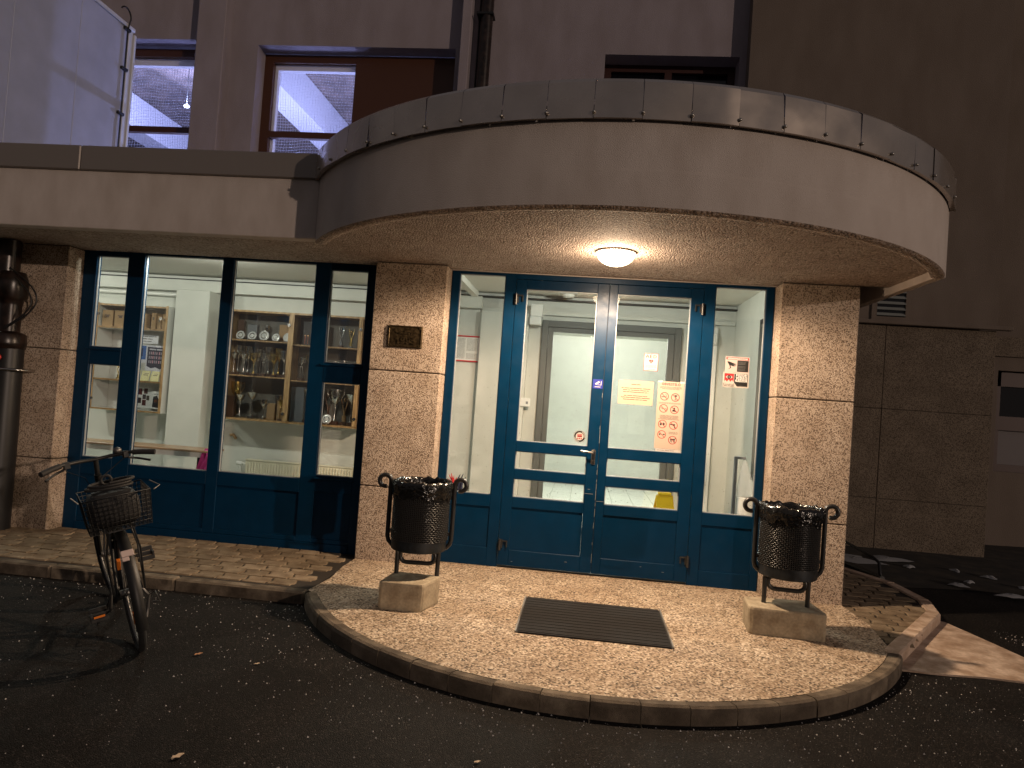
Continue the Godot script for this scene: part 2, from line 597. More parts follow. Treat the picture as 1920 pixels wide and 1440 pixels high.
func ground() -> void:
	var b := B.new()
	b.quad(V(-60, ROAD, 60), V(60, ROAD, 60), V(60, ROAD, -60), V(-60, ROAD, -60))
	setting(obj("asphalt", b, M.asphalt), "dark asphalt road in front of the entrance")
	# porch floor
	b = B.new()
	var aL := -asin(2.07 / PR)
	var aR := asin(2.055 / PR)
	var poly := PackedVector2Array([Vector2(3.5, 0.0), Vector2(-0.65, 0.0), Vector2(-0.655, 0.5), Vector2(-0.62, 0.9), Vector2(-0.65, 1.27)])
	for i in 41:
		var p := arc_pt(lerpf(aL + 0.05, aR - 0.03, i / 40.0), PR - 0.085, 0)
		poly.append(Vector2(p.x, p.z))
	poly.append(Vector2(3.46, 1.2))
	poly.append(Vector2(3.53, 0.7))
	var t := Geometry2D.triangulate_polygon(poly)
	for i in range(0, t.size(), 3):
		b.tri(V(poly[t[i]].x, 0, poly[t[i]].y), V(poly[t[i + 1]].x, 0, poly[t[i + 1]].y), V(poly[t[i + 2]].x, 0, poly[t[i + 2]].y), Vector3.UP)
	setting(obj("porch_floor", b, M.porch_pebble), "half round porch floor of exposed pebble concrete")
	# round kerb, stone by stone
	var kerb := root("kerb")
	var count := 20
	for k in count:
		var a0 := lerpf(aL, aR, float(k) / count) + 0.0012
		var a1 := lerpf(aL, aR, float(k + 1) / count) - 0.0012
		var up := rng.randf_range(-0.002, 0.004)
		var dr := rng.randf_range(-0.003, 0.003)
		b = B.new()
		var prof := [Vector2(PR - 0.082, -0.2), Vector2(PR - 0.082, 0.0 + up), Vector2(PR - 0.022 + dr, 0.005 + up), Vector2(PR - 0.005 + dr, -0.004 + up), Vector2(PR + 0.002 + dr, -0.022 + up), Vector2(PR + 0.006 + dr, -0.2)]
		for j in prof.size() - 1:
			for s in 3:
				var b0 := lerpf(a0, a1, s / 3.0)
				var b1 := lerpf(a0, a1, (s + 1) / 3.0)
				b.quad(arc_pt(b0, prof[j].x, prof[j].y), arc_pt(b1, prof[j].x, prof[j].y), arc_pt(b1, prof[j + 1].x, prof[j + 1].y), arc_pt(b0, prof[j + 1].x, prof[j + 1].y), Vector3(sin(b0) * (1.0 if j > 1 else 0.01), 1.0, cos(b0) * (1.0 if j > 1 else 0.01)))
		for s in 2:
			var aa: float = [a0, a1][s]
			var cen := arc_pt(aa, PR - 0.04, -0.1)
			for j in prof.size() - 1:
				b.tri(cen, arc_pt(aa, prof[j].x, prof[j].y), arc_pt(aa, prof[j + 1].x, prof[j + 1].y))
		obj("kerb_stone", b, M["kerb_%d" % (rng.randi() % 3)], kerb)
	# straight kerbs
	for k in 7:
		var x1 := -0.66 - k * 1.0
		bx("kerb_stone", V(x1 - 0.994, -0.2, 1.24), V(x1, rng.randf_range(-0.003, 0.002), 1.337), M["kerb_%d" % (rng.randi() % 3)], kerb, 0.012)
	for seg in [[Vector2(3.475, 1.36), Vector2(3.9, 0.74), 0.002], [Vector2(3.903, 0.735), Vector2(4.32, 0.13), 0.0], [Vector2(4.322, 0.12), Vector2(4.44, -0.3), -0.004], [Vector2(4.44, -0.31), Vector2(4.4, -0.9), -0.003], [Vector2(4.4, -0.91), Vector2(4.1, -1.5), 0.0]]:
		var p: Vector2 = seg[0]
		var q: Vector2 = seg[1]
		var d := (q - p).normalized()
		b = B.new()
		b.box(V(0, -0.2, 0), V(0.11, seg[2], p.distance_to(q)), 0.012)
		obj("kerb_stone", b, M.gutter_concrete, kerb, Transform3D(Basis(Vector3(-d.y, 0, d.x) * -1.0, Vector3.UP, Vector3(d.x, 0, d.y)), Vector3(p.x, 0, p.y)))
	setting(kerb, "concrete kerb round the porch and along the paving")
	# interlocking paving left and right
	var pave := root("paving")
	setting(pave, "interlocking concrete paving stones beside the porch")
	bx("joint_sand", V(-7.0, -0.15, -0.1), V(-0.66, -0.016, 1.238), M.joint_sand, pave)
	b = B.new()
	var right := PackedVector2Array([Vector2(3.5, 0.1), Vector2(3.5, -1.5), Vector2(4.05, -1.5), Vector2(4.3, -0.9), Vector2(4.34, -0.3), Vector2(4.22, 0.1), Vector2(3.4, 1.32), Vector2(3.47, 0.9)])
	t = Geometry2D.triangulate_polygon(right)
	for i in range(0, t.size(), 3):
		b.tri(V(right[t[i]].x, -0.016, right[t[i]].y), V(right[t[i + 1]].x, -0.016, right[t[i + 1]].y), V(right[t[i + 2]].x, -0.016, right[t[i + 2]].y), Vector3.UP)
	obj("joint_sand", b, M.joint_sand, pave)
	# one stone: straight in x, notched sides in z
	var w := 0.2
	var d2 := 0.165
	var nx := 0.018
	var out := [Vector2(0, 0), Vector2(0, 0.04), Vector2(nx, 0.058), Vector2(nx, 0.107), Vector2(0, 0.125), Vector2(0, d2), Vector2(w, d2), Vector2(w, 0.125), Vector2(w + nx, 0.107), Vector2(w + nx, 0.058), Vector2(w, 0.04), Vector2(w, 0)]
	var variants: Array[ArrayMesh] = []
	for k in 3:
		b = B.new()
		var top := PackedVector2Array()
		var low := PackedVector2Array()
		for p: Vector2 in out:
			var c := p - Vector2(w / 2 + nx / 2, d2 / 2)
			top.append(c * (0.885 - 0.008 * k))
			low.append(c * 0.95)
		t = Geometry2D.triangulate_polygon(top)
		for i in range(0, t.size(), 3):
			b.tri(V(top[t[i]].x, 0, top[t[i]].y), V(top[t[i + 1]].x, 0, top[t[i + 1]].y), V(top[t[i + 2]].x, 0, top[t[i + 2]].y), Vector3.UP)
		for i in top.size():
			var j := (i + 1) % top.size()
			b.quad(V(low[i].x, -0.014, low[i].y), V(low[j].x, -0.014, low[j].y), V(top[j].x, 0, top[j].y), V(top[i].x, 0, top[i].y), Vector3(low[i].x + low[j].x, 0.02, low[i].y + low[j].y))
		variants.append(b.mesh())
	for row in 8:
		for col in 34:
			var x := -0.72 - col * w + (w / 2 if row % 2 else 0.0)
			var z := 0.02 + d2 / 2 + row * d2
			if x > -0.74 or z > 1.2 or x < -6.4:
				continue
			put("paving_stone", variants[rng.randi() % 3], M["paver_%d" % (rng.randi() % 3)], pave, Transform3D(Basis(Vector3.UP, rng.randf_range(-0.012, 0.012)) * Basis(Vector3.RIGHT, rng.randf_range(-0.014, 0.014)), V(x, rng.randf_range(-0.008, 0.0) - 0.004, z)))
	var laid := PackedVector2Array([Vector2(3.38, 0.1), Vector2(3.38, -1.5), Vector2(3.93, -1.5), Vector2(4.24, -0.92), Vector2(4.28, -0.3), Vector2(4.2, 0.13), Vector2(3.42, 1.3), Vector2(3.34, 0.9)])
	for row in 18:
		for col in 6:
			var x := 3.5 + col * w + (w / 2 if row % 2 else 0.0)
			var z := -1.45 + row * d2
			if Geometry2D.is_point_in_polygon(Vector2(x, z), laid):
				put("paving_stone", variants[rng.randi() % 3], M["paver_%d" % (rng.randi() % 3)], pave, Transform3D(Basis(Vector3.UP, rng.randf_range(-0.012, 0.012)), V(x, rng.randf_range(-0.004, 0.0) - 0.008, z)))
	# concrete gutter slab right of the kerb
	b = B.new()
	var gp := PackedVector2Array([Vector2(3.4, 1.42), Vector2(3.7, 1.43), Vector2(4.0, 1.4), Vector2(4.6, 1.44), Vector2(4.58, 1.1), Vector2(4.48, 0.6), Vector2(4.37, 0.1), Vector2(4.25, 0.05), Vector2(3.45, 1.2)])
	t = Geometry2D.triangulate_polygon(gp)
	for i in range(0, t.size(), 3):
		b.tri(V(gp[t[i]].x, ROAD + 0.012, gp[t[i]].y), V(gp[t[i + 1]].x, ROAD + 0.012, gp[t[i + 1]].y), V(gp[t[i + 2]].x, ROAD + 0.012, gp[t[i + 2]].y), Vector3.UP)
	for i in gp.size():
		var p := gp[i]
		var q := gp[(i + 1) % gp.size()]
		b.quad(V(p.x, ROAD - 0.02, p.y), V(q.x, ROAD - 0.02, q.y), V(q.x, ROAD + 0.012, q.y), V(p.x, ROAD + 0.012, p.y), V(p.x + q.x - 8.0, 0, p.y + q.y - 1.6))
	setting(obj("concrete_gutter", b, M.gutter_concrete), "pale concrete gutter slab beside the kerb")
	# bare soil strip along the right wall
	b = B.new()
	var rows := []
	for i in 30:
		var row := PackedVector3Array()
		for j in 18:
			var x := 3.4 + i * 0.3
			var z := -4.4 + j * 0.19
			var edge := 1.0 if (j < 17 and i > 0) else 0.0
			row.append(V(x, ROAD + 0.004 + edge * (0.008 + 0.02 * absf(sin(x * 3.1) * cos(z * 4.3))), z + (0.12 * sin(x * 2.0) if j == 17 else 0.0)))
		rows.append(row)
	b.grid(rows)
	setting(obj("soil", b, M.soil), "dark bare soil along the right wall")
	# grit left by the winter service
	var mm := MultiMesh.new()
	mm.transform_format = MultiMesh.TRANSFORM_3D
	b = B.new()
	b.tri(V(-0.5, 0, -0.4), V(0.5, 0, -0.4), V(0, 0, 0.55), Vector3.DOWN)
	b.tri(V(-0.5, 0, -0.4), V(0.5, 0, -0.4), V(0.05, 0.7, 0), V(0, 0.3, -1))
	b.tri(V(0.5, 0, -0.4), V(0, 0, 0.55), V(0.05, 0.7, 0), V(1, 0.3, 0.4))
	b.tri(V(0, 0, 0.55), V(-0.5, 0, -0.4), V(0.05, 0.7, 0), V(-1, 0.3, 0.4))
	mm.mesh = b.mesh()
	var xfs: Array[Transform3D] = []
	while xfs.size() < 4600:
		var x := rng.randf_range(-4.5, 6.8)
		var z := rng.randf_range(0.2, 5.2)
		var dist := Vector2(x, z).distance_to(PC) - PR
		if dist < 0.02 or (x < -0.6 and z < 1.36) or (x > 3.3 and x < 4.65 and z < 1.46) or (x > 3.3 and z < 0.0):
			continue
		var near := exp(-dist * 2.2)
		if x < -0.6:
			near = maxf(exp(-(z - 1.36) * 4.0), near)
		var dense := 0.05 + 0.85 * near
		if x > 4.4 and z < 1.6:
			dense = 0.9
		if rng.randf() > dense:
			continue
		var s := 0.0026 + 0.008 * pow(rng.randf(), 3.0)
		xfs.append(Transform3D(Basis(Vector3.UP, rng.randf() * TAU).scaled(V(s, s, s)), V(x, ROAD + 0.001, z)))
	mm.instance_count = xfs.size()
	for i in xfs.size():
		mm.set_instance_transform(i, xfs[i])
	var mi := MultiMeshInstance3D.new()
	mi.name = "road_grit"
	mi.multimesh = mm
	mi.material_override = M.grit
	add_child(mi)
	stuff(mi)
	mi.set_meta("label", "white winter grit scattered over the dark asphalt")
	# snow remains and litter
	var sn := [[4.52, -2.3, 0.5, 0.28], [4.98, -2.5, 0.42, 0.16], [5.05, -2.12, 0.12, 0.05], [5.55, -2.13, 0.1, 0.06], [5.8, -1.92, 0.14, 0.07], [5.2, -1.36, 0.16, 0.08], [5.55, -1.06, 0.3, 0.07], [5.95, -1.5, 0.2, 0.06], [5.4, -1.55, 0.1, 0.04]]
	var sl := ["largest patch of old snow, behind the low rail by the wall", "long thin patch of old snow right of the largest one", "small crumb of snow just right of the long thin patch", "small snow crumb on the soil below the wall corner", "snow patch on the soil, right of the wall corner", "snow patch on the bare ground behind the kerb corner", "long flat snow streak at the right edge of the photo", "snow streak between the wall corner and the right edge", "tiny snow remnant behind the streak by the kerb corner"]
	for i in sn.size():
		b = B.new()
		rows = []
		for r in 5:
			var row := PackedVector3Array()
			for k in 14:
				var a := TAU * k / 14
				var f := r / 4.0 * (1.0 + 0.3 * sin(a * 3.0 + i) + 0.18 * sin(a * 5.0 + 2 * i))
				row.append(V(cos(a) * sn[i][2] * 0.5 * f, 0.022 * (1.0 - pow(r / 4.0, 2.0)) + 0.004 * sin(a * 4 + r), sin(a) * sn[i][3] * f))
			rows.append(row)
		b.grid(rows, false, true)
		var o := obj("snow_patch", b, M.snow, self, Transform3D(Basis.IDENTITY, V(sn[i][0], ROAD + 0.03, sn[i][1])))
		tag(o, sl[i], "snow", "remains of snow by the right wall")
	scrap("dry_leaf", "dry brown leaf lying alone on the asphalt right of the bicycle", "leaf", V(-0.826, ROAD + 0.006, 2.444), 0.024, M.leaf_brown)
	scrap("paper_scrap", "pale crumpled scrap on the asphalt at the bottom edge", "litter", V(-0.309, ROAD + 0.006, 3.51), 0.028, M.paper_scrap)
	scrap("paper_scrap", "small pale flake on the asphalt between leaf and kerb", "litter", V(-0.455, ROAD + 0.005, 2.483), 0.017, M.paper_scrap)
	scrap("dry_leaf", "tiny pale leaf on the asphalt in front of the porch kerb", "leaf", V(0.92, ROAD + 0.005, 3.249), 0.016, M.paper_scrap)

func scrap(called: String, label: String, cat: String, at: Vector3, r: float, m: Material) -> void:
	var b := B.new()
	var rows := []
	for i in 5:
		var row := PackedVector3Array()
		for j in 4:
			var wv := sin(PI * (i + 0.6) / 5.2)
			row.append(V((i / 2.0 - 1.0) * r, r * 0.25 * absf(sin(i * 1.7 + j * 2.1)) + 0.002, (j / 1.5 - 1.0) * r * 0.5 * wv))
		rows.append(row)
	b.grid(rows)
	tag(obj(called, b, m, self, Transform3D(Basis(Vector3.UP, r * 40), at)), label, cat)

# ---------------------------------------------------------------- the tall hall behind
func boxes(list: Array) -> B:
	var b := B.new()
	for a in list:
		b.box(V(a[0], a[2], a[4]), V(a[1], a[3], a[5]))
	return b

func upper_hall() -> void:
	var h := thing("sports_hall", "tall dim plastered sports hall rising behind the canopy, with lit violet windows", "building")
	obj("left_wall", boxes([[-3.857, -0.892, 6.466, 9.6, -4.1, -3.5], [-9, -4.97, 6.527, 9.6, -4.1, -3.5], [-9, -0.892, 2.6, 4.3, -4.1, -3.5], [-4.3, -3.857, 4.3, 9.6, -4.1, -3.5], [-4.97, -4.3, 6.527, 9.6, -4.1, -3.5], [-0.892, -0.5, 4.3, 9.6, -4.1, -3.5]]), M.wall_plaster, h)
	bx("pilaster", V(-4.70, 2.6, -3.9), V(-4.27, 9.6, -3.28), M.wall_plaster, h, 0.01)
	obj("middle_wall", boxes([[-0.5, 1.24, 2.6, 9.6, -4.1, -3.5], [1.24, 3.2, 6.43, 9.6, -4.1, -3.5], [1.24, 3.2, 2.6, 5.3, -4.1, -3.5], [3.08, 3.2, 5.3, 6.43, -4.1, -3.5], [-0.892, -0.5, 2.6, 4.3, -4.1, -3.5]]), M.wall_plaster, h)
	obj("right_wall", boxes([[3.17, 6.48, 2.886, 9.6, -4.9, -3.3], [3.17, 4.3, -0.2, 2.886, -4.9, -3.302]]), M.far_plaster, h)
	bx("pilaster", V(-0.80, 2.6, -3.6), V(-0.665, 9.6, -3.31), M.wall_plaster, h, 0.01)
	bx("ledge", V(4.25, 2.832, -3.3), V(6.63, 2.884, -3.21), M.far_plaster, h, 0.008)
	# stone facing under the ledge, panel by panel
	var xs := [4.302, 5.122, 6.48]
	var ys := [-0.15, 0.568, 1.735, 2.83]
	bx("plinth_core", V(4.31, -0.2, -4.9), V(6.47, 2.83, -3.34), M.wall_stone, h)
	for i in 2:
		for j in 3:
			bx("stone_panel", V(xs[i] + 0.002, ys[j] + 0.002, -3.36), V(xs[i + 1] - 0.002, ys[j + 1] - 0.002, -3.3 - 0.003 * ((i + j) % 2)), M.wall_stone, h, 0.006)
	bx("plinth_side", V(6.474, -0.2, -4.9), V(6.482, 2.83, -3.37), M.wall_stone, h)
	# set-back wall at the far right with its maroon window
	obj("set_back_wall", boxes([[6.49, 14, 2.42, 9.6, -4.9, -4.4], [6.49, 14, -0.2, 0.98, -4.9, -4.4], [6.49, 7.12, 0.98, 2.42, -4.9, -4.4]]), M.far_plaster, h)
	bx("window_lintel", V(6.5, 2.62, -4.4), V(14, 2.9, -4.36), M.wall_stone, h)
	var w := put("window", boxes([[7.12, 9.5, 2.2, 2.42, -4.6, -4.5], [7.12, 9.5, 1.57, 1.77, -4.6, -4.49], [7.12, 9.5, 0.98, 1.08, -4.6, -4.49], [7.12, 7.22, 1.08, 2.42, -4.6, -4.5], [8.3, 8.4, 1.08, 2.42, -4.6, -4.5]]).mesh(), M.dark_maroon, h)
	bx("pane", V(7.2, 1.75, -4.57), V(9.5, 2.22, -4.56), M.dark_glass, w)
	bx("infill_panel", V(7.2, 1.06, -4.57), V(9.5, 1.6, -4.55), M.mauve_panel, w)
	# louvre above the ledge
	w = put("louvre", boxes([[4.92, 4.985, 2.89, 3.36, -3.31, -3.275], [5.34, 5.405, 2.89, 3.36, -3.31, -3.275], [4.985, 5.34, 2.89, 2.935, -3.31, -3.275], [4.985, 5.34, 3.315, 3.36, -3.31, -3.275]]).mesh(), M.far_plaster, h)
	bx("backing", V(4.98, 2.93, -3.299), V(5.345, 3.32, -3.297), M.dark_glass, w)
	for k in 5:
		var b := B.new()
		b.box(V(-0.18, -0.026, -0.004), V(0.18, 0.026, 0.004))
		obj("slat", b, M.green_grey, w, Transform3D(Basis(Vector3.RIGHT, -0.7), V(5.163, 2.97 + 0.075 * k, -3.287)))
	# dark window in the middle wall
	w = put("window", boxes([[1.24, 3.08, 6.33, 6.43, -3.86, -3.8], [1.24, 1.34, 5.3, 6.33, -3.86, -3.8], [2.98, 3.08, 5.3, 6.33, -3.86, -3.8], [2.1, 2.2, 5.3, 6.33, -3.86, -3.8]]).mesh(), M.dark_maroon, h)
	bx("pane", V(1.25, 5.3, -3.87), V(3.07, 6.42, -3.862), M.dark_glass, w)
	# lit windows on the left: timber frames, white blind box, glass
	w = put("window", boxes([[-3.857, -3.72, 4.3, 6.45, -3.83, -3.75], [-3.72, -2.44, 6.33, 6.45, -3.83, -3.752], [-3.72, -2.44, 5.19, 5.285, -3.83, -3.748], [-3.857, -0.921, 4.3, 4.4, -3.83, -3.744]]).mesh(), M.brown_wood, h)
	bx("infill_panel", V(-2.44, 4.4, -3.83), V(-0.921, 6.45, -3.742), M.brown_wood, w)
	bx("blind_box", V(-3.75, 6.25, -3.92), V(-2.42, 6.34, -3.84), M.gym_beam, w)
	bx("inner_jamb", V(-3.75, 4.4, -3.92), V(-3.68, 6.25, -3.84), M.gym_beam, w)
	bx("pane", V(-3.72, 5.28, -3.8), V(-2.44, 6.34, -3.796), M.glass, w)
	bx("pane", V(-3.72, 4.4, -3.8), V(-2.44, 5.2, -3.796), M.glass, w)
	w = put("window", boxes([[-9, -4.6, 6.38, 6.5, -3.83, -3.75], [-9, -4.6, 5.21, 5.3, -3.83, -3.748], [-9, -4.6, 4.3, 4.4, -3.83, -3.744]]).mesh(), M.brown_wood, h)
	bx("blind_box", V(-9, 6.28, -3.92), V(-4.6, 6.39, -3.84), M.gym_beam, w)
	bx("pane", V(-9, 5.29, -3.8), V(-4.62, 6.39, -3.796), M.glass, w)
	bx("pane", V(-9, 4.4, -3.8), V(-4.62, 5.22, -3.796), M.glass, w)
	# inside the hall: roof, timber ceiling, white beams
	obj("inner_wall", boxes([[-16, 0.6, 2.4, 2.6, -16, -4.1], [-16, 0.6, 2.6, 8.4, -16.2, -16], [-16.2, -16, 2.4, 8.6, -16.2, -3.5], [0.4, 0.6, 2.6, 8.4, -16, -4.55]]), M.gym_wall, h)
	bx("ceiling", V(-16, 8.4, -16.2), V(0.6, 8.6, -4.1), M.gym_ceiling, h)
	for x in [-15.8, -10.9, -5.97, -1.05]:
		bx("roof_beam", V(x, 7.6, -16), V(x + 0.62, 8.39, -4.1), M.gym_beam, h)
	net(-4.35, -2.25, "white safety net behind the violet window next to the canopy")
	net(-9.0, -4.4, "white safety net behind the violet window by the metal cabin")
	for p in [[V(-3.2, 5.4, -8.6), "hanging floodlight inside the hall, hidden right of the window"], [V(-7.72, 7.36, -8.0), "hanging floodlight inside the hall seen at the edge of the left window"], [V(-3.0, 3.5, -6.3), "added unseen fill light inside the hall below the sill of the right violet window"], [V(-5.6, 3.5, -6.3), "added unseen fill light inside the hall below the sill of the left violet window"]]:
		var l := thing("hall_lamp_or_fill", p[1], "lamp", p[0])  # the low pair is added, unseen fill that brightens the window reveals
		var b := B.new()
		b.ball(Vector3.ZERO, V(0.06, 0.035, 0.06), 12, 6)
		obj("bulb", b, M.gym_glow, l)
		b = B.new()
		b.tube(PackedVector3Array([V(0, 0.05, 0), V(0, 8.4 - p[0].y, 0)]) if p[0].y > 4.0 else PackedVector3Array([V(0, -0.05, 0), V(0, -0.9, 0)]), 0.006, 6)
		obj("rod", b, M.alu, l)
		omni("hall_light", Vector3.ZERO, Color(0.67, 0.72, 1.0), GYM_E * (1.3 if p[0].y > 4.0 else 0.6), 0.05, l)
	# rain pipe in the corner of the middle wall
	var pipe := thing("rain_pipe", "dark upright rain pipe on the upper wall, right of the brown panel", "pipe", V(-0.455, 0, -3.4))
	var b := B.new()
	b.tube(PackedVector3Array([V(0, 3.2, 0), V(0, 9.6, 0)]), 0.085, 12)
	obj("tube", b, M.old_pipe, pipe)
	for y in [4.2, 6.88]:
		bx("bracket", V(-0.14, y, -0.1), V(0.1, y + 0.03, 0.09), M.black_metal, pipe)
	b = B.new()
	b.tube(PackedVector3Array([V(0, 3.2, 0), V(0.0, 6.85, 0), V(0.02, 9.6, 0)]), 0.012, 6)
	var cab := obj("lightning_wire", b, M.black_metal, self, Transform3D(Basis.IDENTITY, V(-0.575, 0, -3.47)))
	tag(cab, "thin black wire running up the wall beside the rain pipe", "wire")
	cabin()

const GYM_E := 14.0

func net(x0: float, x1: float, label: String) -> void:
	var b := B.new()
	var step := 0.045
	var nx := int((x1 - x0) / step)
	var ny := 50
	var z := -4.28
	var f := func(x: float, y: float) -> Vector3:
		return V(x + 0.012 * sin(y * 5.0 + x * 2.0), y + 0.03 * sin(x * 4.0 + 1.0) * clampf((y - 5.6) * 1.6, 0.0, 1.0) + 0.012 * sin(x * 9.0), z + 0.04 * sin(x * 3.0 + y * 2.0))
	for i in nx + 1:
		var p := PackedVector3Array()
		for j in 15:
			p.append(f.call(x0 + i * step, 4.3 + j * 0.157))
		b.tube(p, 0.0024, 3)
	for j in ny:
		var p := PackedVector3Array()
		var m := int((x1 - x0) / 0.15)
		for i in m + 1:
			p.append(f.call(x0 + (x1 - x0) * i / m, 4.3 + j * step))
		b.tube(p, 0.0024, 3)
	tag(stuff(obj("safety_net", b, M.cord)), label, "net")

func cabin() -> void:
	var c := thing("metal_cabin", "pale metal clad cabin standing on the flat roof at the upper left", "cabin", V(-5.45, 0, 0))
	bx("core", V(-3.5, 3.2, -2.94), V(-0.02, 6.33, 0.9), M.gasket, c)
	var zs := [-2.86, -1.95, -0.93, 0.08, 0.9]
	for i in 4:
		bx("wall_panel", V(-0.04, 3.2, zs[i] + 0.004), V(0.0, 6.33, zs[i + 1] - 0.004), M.clad, c, 0.004)
	bx("corner_trim", V(-0.05, 3.2, -2.95), V(0.012, 6.34, -2.862), M.clad_trim, c, 0.004)
	bx("corner_trim", V(-0.02, 3.2, -3.0), V(0.03, 6.3, -2.955), M.clad_trim, c, 0.004)
	bx("roof_edge", V(-3.5, 6.33, -2.97), V(0.03, 6.385, 0.93), M.clad_trim, c, 0.008)
	var k := thing("cabin_cable", "thin dark cable clipped down the cabin wall, looping over its roof edge", "cable", V(-5.45, 0, -2.81))
	var p := PackedVector3Array([V(0.025, 3.3, 0.0), V(0.025, 6.3, 0.0), V(0.05, 6.42, 0.0)])
	for q in arc(V(0.05, 6.45, 0.1), 0.11, -0.2, 2.6, 8, Vector3(0, 0, -1), Vector3.UP):
		p.append(q)
	var b := B.new()
	b.tube(p, 0.011, 6)
	obj("line", b, M.black_metal, k)
	for y in [5.11, 5.74, 6.3]:
		bx("clip", V(0.0, y - 0.02, -0.05), V(0.045, y + 0.02, 0.07), M.black_metal, k, 0.005)

# ---------------------------------------------------------------- low entrance wing
func pier(parent: Node3D, x0: float, x1: float, joints: Array) -> void:
	var p := bx("pier", V(x0 + 0.012, -0.1, -0.12), V(x1 - 0.012, 2.66, 0.188), M.joint_sand, parent)
	var ys := [-0.08] + joints + [2.657]
	for i in ys.size() - 1:
		bx("stone_panel", V(x0, ys[i] + 0.004, -0.1), V(x1, ys[i + 1] - 0.004, 0.203 + 0.002 * (i % 2)), M.pier_stone, p, 0.007)

func wing() -> void:
	var w := thing("entrance_wing", "low entrance wing with pebble stone piers and a straight fascia on the left", "building")
	pier(w, -0.655, -0.004, [0.655, 1.688])
	pier(w, 2.872, 3.508, [0.664, 1.686])
	pier(w, -4.36, -3.62, [0.65, 1.679])
	bx("lintel", V(-9, 2.653, -0.14), V(3.5, 3.1, -0.006), M.plaster, w)
	bx("side_wall", V(3.2, -0.2, -3.3), V(3.5, 3.2, -0.11), M.wall_stone, w)
	bx("fascia", V(-9, 2.63, 1.02), V(-0.86, 3.105, 1.13), M.plaster, w, 0.006)
	for k in 5:
		bx("flashing_panel", V(-0.84 - 2.0 * k - 1.997, 3.09, 1.0), V(-0.84 - 2.0 * k, 3.287, 1.156 + 0.003 * (k % 2)), M.left_flashing, w, 0.008)
	bx("roof", V(-9, 3.11, -3.5), V(-0.86, 3.2, 1.0), M.clad, w)
	bx("upstand", V(-9, 2.7, 0.95), V(-0.86, 3.11, 1.02), M.plaster, w)
	# soffit shared by the overhang and the round canopy
	var poly := PackedVector2Array([Vector2(-9, -0.02), Vector2(-9, 1.02), Vector2(-0.95, 1.02)])
	for i in 41:
		var a := lerpf(-1.07, 1.09, i / 40.0)
		poly.append(Vector2(CC.x + 2.57 * sin(a), CC.y + 2.57 * cos(a)))
	poly.append_array(PackedVector2Array([Vector2(3.75, 0.95), Vector2(3.75, 0.205), Vector2(3.5, 0.205), Vector2(3.5, -0.02)]))
	var b := B.new()
	var t := Geometry2D.triangulate_polygon(poly)
	for i in range(0, t.size(), 3):
		b.tri(V(poly[t[i]].x, 2.66, poly[t[i]].y), V(poly[t[i + 1]].x, 2.66, poly[t[i + 1]].y), V(poly[t[i + 2]].x, 2.66, poly[t[i + 2]].y), Vector3.DOWN)
	obj("soffit", b, M.soffit, w)
	bx("back_soffit", V(3.5, 2.87, -3.3), V(3.78, 2.95, 0.2), M.far_plaster, w)

